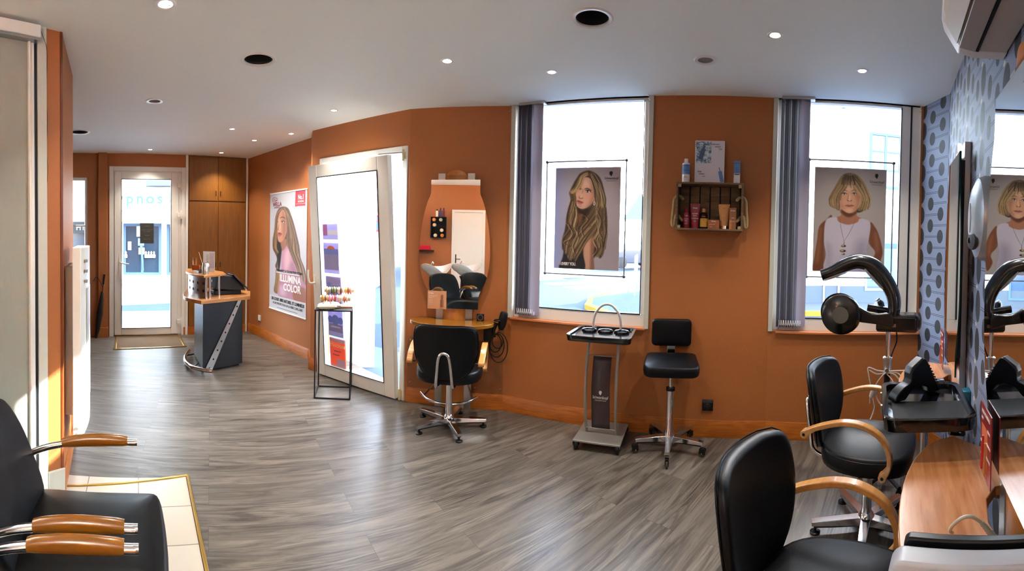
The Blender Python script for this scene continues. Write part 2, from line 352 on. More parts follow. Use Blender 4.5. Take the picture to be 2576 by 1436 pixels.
def ceiling():
    cu = bpy.data.curves.new('c', 'CURVE'); cu.dimensions = '2D'; cu.fill_mode = 'BOTH'; cu.extrude = .004
    def spl(pts):
        s = cu.splines.new('POLY'); s.points.add(len(pts) - 1); s.use_cyclic_u = True
        for i, p in enumerate(pts): s.points[i].co = (p[0], p[1], 0, 1)
    spl([(-6.2, .8), (-6.2, 4), (-3.9, 5.75), (-2.1, 4.75), (-.85, 3.93), (0, 3.90), (1.95, 2.93), (2.87, 2.2), (2.9, -2.95), (-6.2, -2.95)])
    for x, y, r in DOWN + VENT + SPK: spl([(x + r * math.cos(2 * PI * i / 28), y + r * math.sin(2 * PI * i / 28)) for i in range(28)])
    o = bpy.data.objects.new('c', cu); COL.objects.link(o); dg = bpy.context.evaluated_depsgraph_get(); me = bpy.data.meshes.new_from_object(o.evaluated_get(dg)); bpy.data.objects.remove(o)
    me.materials.clear(); me.materials.append(CEILM); c = bpy.data.objects.new('ceiling', me); COL.objects.link(c); c.location = (0, 0, CE + .004); c['kind'] = 'structure'
ceiling()
# roof slab above the ceiling void keeps daylight out
struct(obj('ceiling_slab', M().prism([(-6.2, .8), (-6.2, 4), (-3.9, 5.8), (-2.05, 4.8), (-.85, 3.97), (0, 3.94), (1.95, 2.96), (2.9, 2.2), (2.9, -2.95), (-6.2, -2.95)], CE + .2, CE + .4), CEILM, smooth=False))
def wall(name, p, q, mat_, holes=(), th=.14, e0=0, e1=0, z1=CE + .2):
    F = Fr(p, q); m = M(); xs = sorted({-e0, F.len + e1} | {h[0] for h in holes} | {h[1] for h in holes})
    for a, b in zip(xs, xs[1:]):
        hs_ = [h for h in holes if h[0] <= a + 1e-6 and h[1] >= b - 1e-6]
        if not hs_: m.box(a, b, 0, th, 0, z1)
        else:
            z0h, z1h = hs_[0][2], hs_[0][3]
            if z0h > 0: m.box(a, b, 0, th, 0, z0h)
            if z1h < z1: m.box(a, b, 0, th, z1h, z1)
    o = struct(obj(name, m, mat_, smooth=False, loc=(p[0], p[1], 0), rz=F.a)); return F, o
def base(name, p, q, a=0, b=None, h=.13, mat_=None, th=.014):
    F = Fr(p, q); b = F.len if b is None else b; m = M(); m.prism([(0, 0), (-th, 0), (-th, h - .022), (-th * .55, h - .008), (-th * .5, h), (0, h)], a, b, 'x')
    return struct(obj(name, m, mat_ or PINE, bevel=.001, loc=(p[0], p[1], 0), rz=F.a))
P_ = LOOP
FL, _ = wall('wall_left', P_[0], P_[1], WALL)
FRD, _ = wall('wall_radiator', P_[1], P_[2], WALL, th=.05)
wall('wall_partition_back', P_[2], P_[3], WALL, th=.06)
wall('wall_far_side', P_[3], P_[4], WALL, e1=.1)
wall('wall_far_end', P_[4], P_[5], WALL, e0=.1, e1=.1)
FW, _ = wall('wall_far', P_[5], P_[6], WALL, holes=[(1.13, 1.555, .95, 2.27)])
FE, _ = wall('wall_entrance', P_[6], P_[7], WALL, holes=[(.12, 1.13, 0, 2.40)], e0=0, e1=.1)
FP, _ = wall('wall_poster', P_[7], P_[8], WALL, e0=.1)
wall('wall_column_side', P_[8], P_[9], WALL)
FD, _ = wall('wall_side_door', P_[9], P_[10], WALL, holes=[(.158, 1.27, 0, 2.26)])
FM, _ = wall('wall_mirror', P_[10], P_[11], WALL)
F1, _ = wall('wall_window', P_[11], P_[12], WALL, holes=[(.07, 1.21, .80, CE)])
FB, _ = wall('wall_pier', P_[12], P_[13], WALL)
F2, _ = wall('wall_corner_window', P_[13], P_[14], WALL, holes=[(.03, 1.15, .82, CE)], e1=.0)
FS, _ = wall('wall_corner_return', P_[14], P_[15], WPAP, e0=.1, e1=.1)
FR_, _ = wall('wall_right', P_[15], P_[16], WPAP)
wall('wall_right_jog', P_[16], P_[17], WALL)
wall('wall_right_back', P_[17], P_[18], WALL, e1=.1)
FK, _ = wall('wall_back', P_[18], P_[19], WALL, e0=.1, e1=.1)
wall('wall_left_back', P_[19], P_[20], WALL, e1=.1)
wall('wall_left_return', P_[20], P_[0], WALL)
base('baseboard_radiator', P_[1], P_[2]); base('baseboard_far', P_[5], P_[6], mat_=WALL); base('baseboard_entrance', P_[6], P_[7], 1.14, 1.22)
base('baseboard_poster', P_[7], P_[8]); base('baseboard_column', P_[9], P_[10], -.012, .10); base('baseboard_mirror', P_[10], P_[11], .01)
base('baseboard_column_side', P_[8], P_[9], 0, .37)
base('baseboard_window', P_[11], P_[12]); base('baseboard_pier', P_[12], P_[13]); base('baseboard_corner_window', P_[13], P_[14]); base('baseboard_corner_return', P_[14], P_[15], mat_=PINE); base('baseboard_right', P_[15], P_[16])
base('baseboard_back', P_[18], P_[19]); base('baseboard_left_back', P_[19], P_[20])
# pillar by the entrance door
pm = M(); pm.box(-.09, .035, -.07, .05, 0, CE); pl = struct(obj('wall_pillar', pm, WALL, bevel=.004, loc=FE.at(0), rz=FE.a)); pb = M(); pb.box(-.10, .045, -.082, .05, 0, .14); struct(obj('baseboard_pillar', pb, WALL, bevel=.003, loc=FE.at(0), rz=FE.a))

# ------------------------------------------------------------------ lettering
def text(name, body, size, mat_, parent=None, loc=(0,0,0), rot=(PI / 2, 0, 0), ext=.0006, align='CENTER', sx=1, bold=0, spacing=1, **kw):
    cu = bpy.data.curves.new('t', 'FONT'); cu.body = body; cu.size = size; cu.extrude = ext; cu.align_x = align; cu.offset = bold; cu.space_character = spacing; cu.resolution_u = 3
    o = bpy.data.objects.new('t', cu); COL.objects.link(o); me = bpy.data.meshes.new_from_object(o.evaluated_get(bpy.context.evaluated_depsgraph_get())); bpy.data.objects.remove(o)
    me.materials.clear(); me.materials.append(mat_); t = bpy.data.objects.new(name, me); COL.objects.link(t)
    t.location = loc; t.rotation_euler = rot; t.scale = (sx, 1, 1)
    if parent: t.parent = parent
    return t
# ------------------------------------------------------------------ left partition: sliding panel, header, jamb
t = thing('sliding_panel', 'tall beige sliding panel door with a white edge profile behind the foreground armchair', 'door', FL.at(0), FL.a)
obj('panel', M().box(.02, .552, -.012, -.002, .02, 2.515), BEIGE, t)
m = M(); m.box(.552, .566, -.03, -.002, .02, 2.515); m.box(.566, .59, -.018, -.002, .02, 2.515); obj('edge_profile', m, WHITE, t, bevel=.004)
t = thing('header_box', 'long white roller header box above the beige sliding panel', 'header box', FL.at(0), FL.a)
obj('casing', M().box(.02, .605, -.07, -.001, 2.52, 2.585), WHITE, t, bevel=.004); obj('bottom_rail', M().box(.02, .604, -.06, -.004, 2.508, 2.52), ALU, t)
struct(obj('trim_1', M().box(.59, .612, -.004, 0, 0, 2.52), SEAL, loc=FL.at(0), rz=FL.a)); struct(obj('trim_2', M().box(.612, .668, -.012, 0, 0, CE), JAMB, bevel=.002, loc=FL.at(0), rz=FL.a))
struct(obj('baseboard_left', M().box(.668, .775, -.016, 0, 0, .155), JAMB, bevel=.002, loc=FL.at(0), rz=FL.a))
m = M(); m.box(.757, .772, -.004, .004, .155, CE); struct(obj('trim_3', m, wood_mat('dark_corner_wood', (120, 56, 20), (90, 38, 12), .3, (20, 20, 2)), loc=FL.at(0), rz=FL.a))
o = obj('thermostat_wire', M().tube(catmull([(.606, -.072, 2.55), (.63, -.03, 2.56), (.665, -.014, 2.5), (.672, -.006, 2.4), (.667, -.004, 2.25), (.675, -.004, 2.1), (.668, -.004, 1.95), (.676, -.004, 1.85), (.672, -.004, 1.77)], 6), .0012, 6), BLACK, loc=FL.at(0), rz=FL.a)
tag(o, 'thin grey wire hanging down the orange partition edge from the header box', 'wire')
# radiator
t = thing('radiator', 'slim white electric panel radiator catching sun on the orange partition wall', 'radiator', FRD.at(0), FRD.a)
m = M(); pts = [(.03, -.052), (.03, -.10)] + [(.03 + .38 * q / 8, -.10 - .035 * math.sin(PI * .62 * q / 8)) for q in range(1, 9)] + [(.41, -.052)]
m.prism(pts, .30, 1.41); obj('casing', m, WHITE, t, bevel=.004)
obj('back_bracket', M().box(.09, .38, -.052, 0, .42, 1.30), GREYP, t, bevel=.003)
[obj('grille_slot', M().box(.10, .16, -.134, -.118, 1.20 + .06 * i, 1.215 + .06 * i), GREYP, t) for i in range(3)]
obj('heating_panel', M().box(.17, .38, -.1365, -.125, .46, 1.16), mat('pale_grey_panel', (186, 190, 196), .5), t, bevel=.002)
m = M(); m.cyl(.009, -.006, .0, 14, (.028, -.075, .37), 'x'); m.cyl(.004, -.006, 0, 10, (.028, -.075, .34), 'x'); obj('control_knob', m, GREYP, t)
# far window and umbrella
t = thing('window_3', None, None, FW.at(0), FW.a, kind='structure')
obj('window_frame', ring_frame(M(), 1.13, 1.555, .95, 2.27, .045, .03, .08), WHITE, t, bevel=.003)
obj('glass', M().box(1.17, 1.515, .05, .056, .99, 2.23), GLASS, t); obj('transom', M().box(1.17, 1.52, .035, .075, 1.57, 1.59), WHITE, t)
t = thing('umbrella', 'closed black umbrella with curved handle leaning in the far left corner', 'umbrella', FW.at(1.66, -.10), FW.a)
m = M(); m.tube([(0, 0, .0), (.02, 0, .12), (.05, 0, .35), (.075, 0, .55), (.085, 0, .66)], [.008, .03, .045, .03, .012], 10); obj('canopy', m, BLACKM, t)
obj('shaft', M().tube([(.085, 0, .6), (.10, 0, .78)], .006, 8), BLACK, t); obj('handle', M().tube([(.10, 0, .76), (.115, 0, .90)], .014, 10), BLACK, t)
obj('strap', M().tube(catmull([(.09, 0, .72), (.03, 0, .84), (-.01, 0, .86), (-.04, 0, .80)], 5), .004, 6), BLACK, t)
# ------------------------------------------------------------------ entrance door
t = thing('door_1', None, None, FE.at(.055), FE.a, kind='structure')
m = ring_frame(M(), .01, 1.115, 0, 2.425, .062, -.012, .07, wb=0); m.box(.07, .10, .0, .06, 0, 2.36); m.box(.985, 1.055, .0, .06, 0, 2.36); m.box(.07, 1.055, .0, .06, 2.33, 2.37); m.box(.07, 1.055, .0, .07, 0, .03); obj('door_frame', m, WHITE, t, bevel=.002)
m = ring_frame(M(), .085, 1.0, .02, 2.345, .102, -.02, .05); obj('sash', m, WHITE, t, bevel=.005)
m = ring_frame(M(), .183, .90, .114, 2.248, .008, -.024, -.018); obj('glazing_bead', m, SEAL, t)
obj('glass', M().box(.185, .898, .012, .018, .118, 2.245), GLASS, t)
m = M(); m.prism(rrect(.148, .182, .87, 1.13, .012), -.03, -.02, 'y'); m.cyl(.011, -.055, -.03, 12, (.165, 0, 1.06), 'y'); m.tube(catmull([(.165, -.055, 1.06), (.21, -.06, 1.05), (.29, -.058, 1.035)], 4), [.011] * 8 + [.009], 10); m.cyl(.008, -.032, -.029, 12, (.165, 0, .93), 'y'); obj('handle', m, WHITE, t)
for z in (2.16, 1.74, .20): m = M(); m.box(.985, 1.04, -.045, -.02, z - .03, z + .03); m.cyl(.012, z - .06, z + .06, 10, (1.045, -.04, 0)); obj('hinge', m, WHITE, t, bevel=.003)
o = thing('notice_sheet', 'dark handwritten notice sheet taped inside the entrance door glass', 'notice', FE.at(.505, .008), FE.a)
obj('sheet', M().box(0, .2, -.001, .001, 1.33, 1.62), mat('dark_board', (58, 58, 54), .6), o)
CHK = mat('chalk', (120, 118, 108), .8)
for i, (b, z) in enumerate([('OUVERT', 1.57), ('mardi au vendredi', 1.52), ('9h - 18h30', 1.495), ('samedi', 1.44), ('8h30 - 17h', 1.385)]): text('lettering', b, .022, CHK, o, (.1, -.0025, z))
# coir mat with brass frame
MV = [Vector((-4.381, 3.492)), Vector((-3.852, 4.266)), Vector((-4.40, 4.72)), Vector((-4.93, 3.96))]
t = thing('doormat', 'brown coir doormat set in a brass frame before the entrance door', 'doormat', (0, 0, 0))
obj('coir_mat', M().prism([tuple(v) for v in MV], .001, .006), MAT_COIR, t)
m = M()
for i in (0, 1, 3):
    a, b = MV[i], MV[(i + 1) % 4]; d = (b - a).normalized() * .012; n = Vector((-d.y, d.x)).normalized() * .028
    m.prism([tuple(a - d), tuple(b + d), tuple(b + d + n), tuple(a - d + n)], .001, .010)
obj('brass_frame', m, BRASS, t, bevel=.002)
# ------------------------------------------------------------------ fitted cupboard
F_ = FE; t = thing('cupboard', 'full-height honey wood cupboard with four doors beside the entrance', 'cupboard', F_.at(0), F_.a)
obj('body', M().box(1.205, 2.085, -.012, -.003, .0, CE - .004), CUPB, t)
for a, b, z0, z1 in ((1.215, 1.645, 1.955, 2.585), (1.655, 2.075, 1.955, 2.585), (1.215, 1.645, .12, 1.935), (1.655, 2.075, .12, 1.935)):
    d = obj('door', M().box(a, b, -.03, -.012, z0, z1), CUPB, t, bevel=.002); zc = 2.06 if z0 > 1 else 1.02; xc = b - .03 if a < 1.5 else a + .03
    obj('handle', M().prism(rrect(xc - .008, xc + .008, zc - .04, zc + .04, .008), -.034, -.03, 'y'), mat('dark_pull', (60, 30, 12), .4), d)
obj('plinth', M().box(1.205, 2.085, -.028, -.012, 0, .12), PINE, t)
m = M(); m.box(1.165, 1.203, -.02, 0, 0, CE); struct(obj('trim_4', m, WHITE, bevel=.002, loc=F_.at(0), rz=F_.a)); m = M(); m.box(2.085, 2.112, -.02, 0, 0, CE); struct(obj('trim_5', m, WHITE, bevel=.002, loc=F_.at(0), rz=F_.a))
# ------------------------------------------------------------------ tilted side door
t = thing('door_2', None, None, FD.at(.0), FD.a, kind='structure')
m = ring_frame(M(), .132, 1.292, 0, 2.288, .052, -.014, .10, wb=0); obj('door_frame', m, WHITE, t, bevel=.004)
obj('threshold', M().box(.184, 1.24, -.01, .10, 0, .018), ALU, t)
TILT = math.atan2(.165, 2.2)
sh = bpy.data.objects.new('sash', None); 
m = ring_frame(M(), .19, 1.236, .02, 2.19, .125, -.06, 0); sash = obj('sash', m, WHITE, t, bevel=.006, rot=(TILT, 0, 0)); bpy.data.objects.remove(sh); sash.name = 'sash'
m = ring_frame(M(), .313, 1.113, .142, 2.068, .007, -.064, -.058); obj('glazing_bead', m, SEAL, sash)
obj('glass', M().box(.315, 1.111, -.034, -.028, .145, 2.065), GLASS, sash)
m = M(); m.prism(rrect(.205, .235, .94, 1.07, .01), -.068, -.06, 'y'); m.cyl(.011, -.10, -.066, 12, (.22, 0, .99), 'y'); m.tube(catmull([(.22, -.10, .99), (.205, -.125, 1.0), (.195, -.13, 1.06), (.195, -.125, 1.13)], 5), .010, 10); obj('handle', m, WHITE, sash)
for z in (.06, 2.20): m = M(); m.cyl(.011, z - .05, z + .05, 12, (1.262, -.035, 0)); m.box(1.25, 1.275, -.03, -.012, z - .03, z + .03); obj('hinge', m, mat('cream_hinge', (206, 190, 150), .4), t)
obj('tilt_stay', M().tube([(1.25, -.01, 2.23), (1.19, -.10, 2.215), (1.10, -.19, 2.20)], .005, 8), SATIN, t)
# notices stuck on the glass of the tilted door
SB = Matrix.Translation(FD.at(0)) @ Matrix.Rotation(FD.a, 4, 'Z') @ Matrix.Rotation(TILT, 4, 'X')
def backmat(n, c):
    m = mat(n, c, .7); N = m.node_tree.nodes; K = m.node_tree.links; tl_ = N.new('ShaderNodeBsdfTranslucent'); tl_.inputs[0].default_value = L(c); mx = N.new('ShaderNodeMixShader'); mx.inputs[0].default_value = .5
    K.new(N['Principled BSDF'].outputs[0], mx.inputs[1]); K.new(tl_.outputs[0], mx.inputs[2]); K.new(mx.outputs[0], N['Material Output'].inputs[0]); return m
LIL, LILG, PNK, ORG, BLU, NVY = [backmat(n, c) for n, c in (('lilac_paper', (214, 212, 236)), ('mauve_print', (186, 178, 204)), ('pink_print', (218, 150, 196)), ('orange_print', (236, 150, 116)), ('blue_print_paper', (156, 170, 220)), ('navy_print', (120, 122, 160)))]
def notice(x0, x1, z0, z1, base_, label, deco, words=()):
    o = thing('notice_sheet', label, 'notice', (0, 0, 0), group='notices stuck on the side door glass'); o.matrix_world = SB
    obj('sheet', M().box(x0, x1, -.027, -.0262, z0, z1), base_, o)
    obj('backing', M().box(x0, x1, -.0355, -.0345, z0, z1), base_, o)
    for (a, b, c, d, mt) in deco: obj('printed_block', M().box(x0 + (x1 - x0) * a, x0 + (x1 - x0) * b, -.0365, -.0354, z0 + (z1 - z0) * c, z0 + (z1 - z0) * d), mt, o)
    for (w, sz, cx, cz, mt, mir) in words: text('lettering', w, sz, mt, o, (x0 + (x1 - x0) * cx, -.0372, z0 + (z1 - z0) * cz), sx=-1 if mir else 1, bold=sz * .03)
    return o
notice(.345, .565, 1.44, 1.60, LIL, 'small lilac notice with a pink block, topmost on the side door glass', [(.02, .3, .25, .95, PNK), (.35, .95, .3, .6, PAPER)])
n = notice(.345, .565, 1.10, 1.41, LIL, 'rally notice with an orange arch badge and street photo on the side door glass', [(.04, .96, .12, .62, LILG), (.04, .96, .62, .8, BLU)])
obj('badge', M().prism([(.455 + .055 * math.cos(a * PI / 10), 1.345 + .035 * math.sin(a * PI / 10)) for a in range(11)], -.0372, -.0362, 'y'), ORG, n)
notice(.36, .575, .76, 1.07, LILG, 'mauve notice with a seated figure, just above the bracelets on the side door glass', [(.08, .3, .25, .8, BLU), (.5, .85, .0, .25, LIL)], [('Dimanche', .02, .65, .72, LIL, 1), ('dégustation', .018, .65, .62, LIL, 1), ('Entrée libre', .016, .6, .5, LIL, 1)])
n = notice(.37, .585, .46, .74, LIL, 'pink notice with three round pictures, below the bracelet table top on the side door glass', [(.0, 1, .0, .16, LIL), (.02, .98, .17, .45, LILG)], [('EXPOSITION', .024, .5, .32, PAPER, 1)])
for cx, r in ((.405, .036), (.478, .052), (.55, .036)): obj('round_picture', M().cyl(r, -.0378, -.0362, 24, (cx, 0, .63), 'y'), BLU, n)
notice(.38, .60, .14, .44, ORG, 'orange flea market notice, lowest on the side door glass', [(0, 1, .88, 1, LIL), (0, 1, 0, .07, LIL), (.45, .98, .08, .3, LIL)], [('BROCANTE', .042, .5, .70, mat('yellow_print', (236, 214, 150), .7), 1), ('Vide grenier', .02, .5, .55, NVY, 1), ('dimanche 9h', .018, .4, .42, NVY, 1)])
# ------------------------------------------------------------------ windows, sills, blinds
def window(name, F, x0, x1, zb, xl, gl0, gl1, rw, sz0, sz1, tr, tl):
    t = thing(name, None, None, F.at(0), F.a, kind='structure')
    m = M(); m.box(gl0, x1, .03, .09, zb, zb + .095); m.box(gl1, x1, .03, .09, zb + .095, CE); m.box(x0, x0 + .05, .03, .09, zb, CE); m.box(x0 + .05, gl0, .03, .09, zb, zb + .095); m.box(gl0, gl1, .03, .09, CE - .02, CE)
    obj('window_frame', m, WHITE, t, bevel=.004)
    m = M(); m.box(x0 + .05, gl1, .026, .032, zb + .095, zb + .105); m.box(gl1 - .007, gl1, .026, .032, zb + .1, CE - .02); obj('glazing_seal', m, SEAL, t)
    obj('glass', M().box(x0 + .05, gl1, .055, .061, zb + .095, CE - .02), GLASS, t)
    m = M(); m.box(x0, x0 + .004, 0, .03, zb, CE); m.box(x1 - .004, x1, 0, .03, zb, CE); obj('reveal', m, WHITE, t)
    m = M(); m.box(tl[0], tl[1], -.014, .0, zb - .005, CE); 
    if tr: m.box(tr[0], tr[1], -.014, .0, zb - .005, CE)
    obj('casing_trim', m, JAMB, t, bevel=.003)
    obj('sill', M().box(sz0, sz1, -.03, .03, zb - .014, zb + .004), SILLW, t, bevel=.003)
    return t
window('window_1', F1, .07, 1.21, .81, .1, .20, 1.155, .04, .06, 1.20, (1.19, 1.228), (.030, .072))
w2 = window('window_2', F2, .03, 1.15, .825, .1, .20, 1.0, .15, .06, 1.168, None, (.0, .036))
obj('side_gasket', M().box(1.07, 1.082, .024, .031, .925, CE), SEAL, w2)
def blind(F, x0, n, z0, label, w=.085):
    t = thing('vertical_blind', label, 'blind', F.at(0), F.a)
    obj('head_rail', M().box(x0 - .02, x0 + n * .02 + .03, -.045, .02, CE - .02, CE - .001), ALU, t)
    for i in range(n):
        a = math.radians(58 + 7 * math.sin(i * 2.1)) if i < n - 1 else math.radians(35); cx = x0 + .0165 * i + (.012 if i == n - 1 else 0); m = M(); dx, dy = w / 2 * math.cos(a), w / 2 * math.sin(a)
        k = 4; pts = [(cx + dx * (2 * q / k - 1) - .004 * math.sin(PI * q / k) * math.sin(a), -.012 + dy * (2 * q / k - 1) * .75 + .004 * math.sin(PI * q / k)) for q in range(k + 1)]
        m.prism(pts + [(p[0] + .0012, p[1] + .0006) for p in pts[::-1]], z0, CE - .02)
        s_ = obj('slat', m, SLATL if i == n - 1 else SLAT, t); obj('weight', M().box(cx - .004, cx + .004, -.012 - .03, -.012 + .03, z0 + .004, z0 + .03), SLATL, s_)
    m = M(); pth = []
    for i in range(n - 1): c = x0 + .018 * i; pth += [(c, -.048, z0 + .055), (c + .005, -.052, z0 + .02), (c + .013, -.052, z0 + .018), (c + .016, -.048, z0 + .055)]
    m.tube(pth, .0022, 6); obj('bead_chain', m, mat('white_beads', (210, 208, 205), .5), t); return t
blind(F1, .135, 9, .845, 'bunched grey vertical blind at the left of the long-haired poster window')
blind(F2, .085, 10, .862, 'bunched grey vertical blind at the left of the short-haired poster window')
for F, x, lab in ((F1, .03, 'small hook in the ceiling at the left end of the long-haired poster window'), (F1, 1.19, 'small hook in the ceiling at the right end of the long-haired poster window'), (F2, .08, 'small hook in the ceiling above the blind of the short-haired poster window'), (F2, 1.13, 'small hook in the ceiling at the wallpaper end of the window')):
    o = obj('ceiling_hook', M().tube(catmull([(0, 0, CE), (0, 0, CE - .03), (.012, 0, CE - .045), (0, 0, CE - .06), (-.01, 0, CE - .05)], 4), .0016, 6), SATIN, loc=F.at(x, -.04), rz=F.a); tag(o, lab, 'hook', 'curtain hooks in the ceiling')
# ------------------------------------------------------------------ painted posters
class Paint:
    def __init__(s, W, H, corners, bg):
        u, v = np.meshgrid(np.linspace(0, 1, W + 1), np.linspace(0, 1, H + 1)); (tl, tr, br, bl) = [np.array(c, float) for c in corners]; s.W, s.H = W, H
        s.x = (1 - u) * (1 - v) * tl[0] + u * (1 - v) * tr[0] + u * v * br[0] + (1 - u) * v * bl[0]; s.y = (1 - u) * (1 - v) * tl[1] + u * (1 - v) * tr[1] + u * v * br[1] + (1 - u) * v * bl[1]
        s.c = np.zeros(s.x.shape + (3,)); s.c[:] = bg; s.rng = np.random.default_rng(3)
    def blend(s, mask, col, sl=None):
        c = s.c if sl is None else s.c[sl]; c += (np.array(col, float) - c) * np.clip(mask, 0, 1)[..., None]
    def win(s, x0, x1, y0, y1):
        ok = (s.x >= x0) & (s.x <= x1) & (s.y >= y0) & (s.y <= y1)
        if not ok.any(): return None
        r = np.where(ok.any(1))[0]; q = np.where(ok.any(0))[0]; return (slice(r[0], r[-1] + 1), slice(q[0], q[-1] + 1))
    def poly(s, pts, col, soft=4, smooth=True, a=1.0):
        if smooth: pts = catmull(pts, 5, True)
        P = np.array(pts, float); sl = s.win(P[:, 0].min() - soft * 2, P[:, 0].max() + soft * 2, P[:, 1].min() - soft * 2, P[:, 1].max() + soft * 2)
        if sl is None: return
        x, y = s.x[sl], s.y[sl]; ins = np.zeros(x.shape, bool); d = np.full(x.shape, 1e9)
        for i in range(len(P)):
            (ax, ay), (bx, by) = P[i - 1], P[i]; ex, ey = bx - ax, by - ay
            t = np.clip(((x - ax) * ex + (y - ay) * ey) / (ex * ex + ey * ey + 1e-9), 0, 1); d = np.minimum(d, np.hypot(x - ax - t * ex, y - ay - t * ey))
            with np.errstate(divide='ignore', invalid='ignore'): ins ^= ((ay > y) != (by > y)) & (x < ex * (y - ay) / (ey if ey else 1e-9) + ax)
        s.blend((np.where(ins, d, -d) / soft * .5 + .5) * a if soft else ins * a, col, sl)
    def ell(s, cx, cy, rx, ry, col, soft=.2, a=1.0, rot=0):
        sl = s.win(cx - max(rx, ry) * 1.5, cx + max(rx, ry) * 1.5, cy - max(rx, ry) * 1.5, cy + max(rx, ry) * 1.5)
        if sl is None: return
        dx, dy = s.x[sl] - cx, s.y[sl] - cy; c_, s_ = math.cos(rot), math.sin(rot); q = np.hypot((dx * c_ + dy * s_) / rx, (-dx * s_ + dy * c_) / ry); s.blend((1 - (q - 1) / soft - .0) * .999 * a if soft else (q < 1) * a, col, sl) if soft < .01 else s.blend(np.clip((1 + soft - q) / soft / 1.5, 0, 1) * a, col, sl)
    def stroke(s, pts, w, col, a=1.0, k=4):
        P = catmull(pts, k); n = len(P); X0 = [p[0] for p in P]; Y0 = [p[1] for p in P]; sl = s.win(min(X0) - w, max(X0) + w, min(Y0) - w, max(Y0) + w)
        if sl is None: return
        x, y = s.x[sl], s.y[sl]; mk = np.zeros(x.shape)
        for i in range(n - 1):
            (ax, ay), (bx, by) = P[i][:2], P[i + 1][:2]; ex, ey = bx - ax, by - ay; t = np.clip(((x - ax) * ex + (y - ay) * ey) / (ex * ex + ey * ey + 1e-9), 0, 1)
            ww = w * (math.sin(PI * min(1, max(.0, (i + .5) / n))) ** .5 + .15); mk = np.maximum(mk, 1 - np.hypot(x - ax - t * ex, y - ay - t * ey) / ww)
        s.blend(np.clip(mk * 2.2, 0, 1) * a, col, sl)
    def hair(s, guides, n, w, cols, jit, a=.75):
        R = s.rng
        for q in range(n):
            g = guides[R.integers(len(guides))]; t = R.random(); A, Bq = g; k = min(len(A), len(Bq)); ph = R.normal(0, jit, 2)
            pts = [(A[i][0] * (1 - t) + Bq[i][0] * t + ph[0] + R.normal(0, jit * .35), A[i][1] * (1 - t) + Bq[i][1] * t + ph[1]) for i in range(k)]
            i0 = R.integers(0, max(1, k - 3)); i1 = R.integers(i0 + 3, k + 1) if k > 3 else k
            s.stroke(pts[i0:i1], w * R.uniform(.5, 1.3), cols[R.integers(len(cols))], a * R.uniform(.5, 1))
    def mesh(s, name, w, h, mat_, parent, warp=None):
        n = s.W + 1; co = np.zeros((n * (s.H + 1), 3)); u, v = np.meshgrid(np.linspace(0, 1, n), np.linspace(0, 1, s.H + 1)); co[:, 0] = (u * w).ravel(); co[:, 2] = (h * (1 - v)).ravel()
        i = np.arange(s.W * s.H); r, q = i // s.W, i % s.W; a = r * n + q; F = np.stack([a, a + n, a + n + 1, a + 1], 1)
        me = bpy.data.meshes.new(name); me.vertices.add(len(co)); me.vertices.foreach_set('co', co.ravel()); me.loops.add(F.size); me.loops.foreach_set('vertex_index', F.ravel().astype(np.int32)); me.polygons.add(len(F)); me.polygons.foreach_set('loop_start', (np.arange(len(F)) * 4).astype(np.int32)); me.update(calc_edges=True)
        c = np.clip(s.c.reshape(-1, 3) / 255, 0, 1); lin = np.where(c <= .04045, c / 12.92, ((c + .055) / 1.055) ** 2.4); at = me.color_attributes.new('print', 'FLOAT_COLOR', 'POINT'); at.data.foreach_set('color', np.concatenate([lin, np.ones((len(lin), 1))], 1).ravel().astype(np.float32)); me.materials.append(mat_)
        o = bpy.data.objects.new(name, me); COL.objects.link(o); o.parent = parent; return o
def print_mat(name, transl=0.0, rough=.35):
    m, N, K, B = new_mat(name); at = N.new('ShaderNodeVertexColor'); at.layer_name = 'print'; K.new(at.outputs[0], B.inputs[0]); B.inputs['Roughness'].default_value = rough
    if transl:
        tr = N.new('ShaderNodeBsdfTranslucent'); K.new(at.outputs[0], tr.inputs[0]); mx = N.new('ShaderNodeMixShader'); mx.inputs[0].default_value = transl; K.new(B.outputs[0], mx.inputs[1]); K.new(tr.outputs[0], mx.inputs[2]); K.new(mx.outputs[0], N['Material Output'].inputs[0])
    return m
PRT = print_mat('printed_poster', .25); PRT2 = print_mat('printed_banner')
HD, HM, HL, HB = (46, 36, 32), (104, 80, 56), (160, 130, 88), (206, 182, 138)
def silhouette(p, cx, cy, k, col=(14, 14, 18)):
    p.poly([(cx - 20 * k, cy - 10 * k), (cx - 16 * k, cy - 26 * k), (cx + 4 * k, cy - 32 * k), (cx + 18 * k, cy - 22 * k), (cx + 19 * k, cy - 4 * k), (cx + 13 * k, cy + 6 * k), (cx + 12 * k, cy + 14 * k), (cx + 6 * k, cy + 24 * k), (cx - 4 * k, cy + 30 * k), (cx - 6 * k, cy + 18 * k), (cx - 15 * k, cy + 16 * k), (cx - 17 * k, cy + 6 * k), (cx - 21 * k, cy + 2 * k)], col, 2)
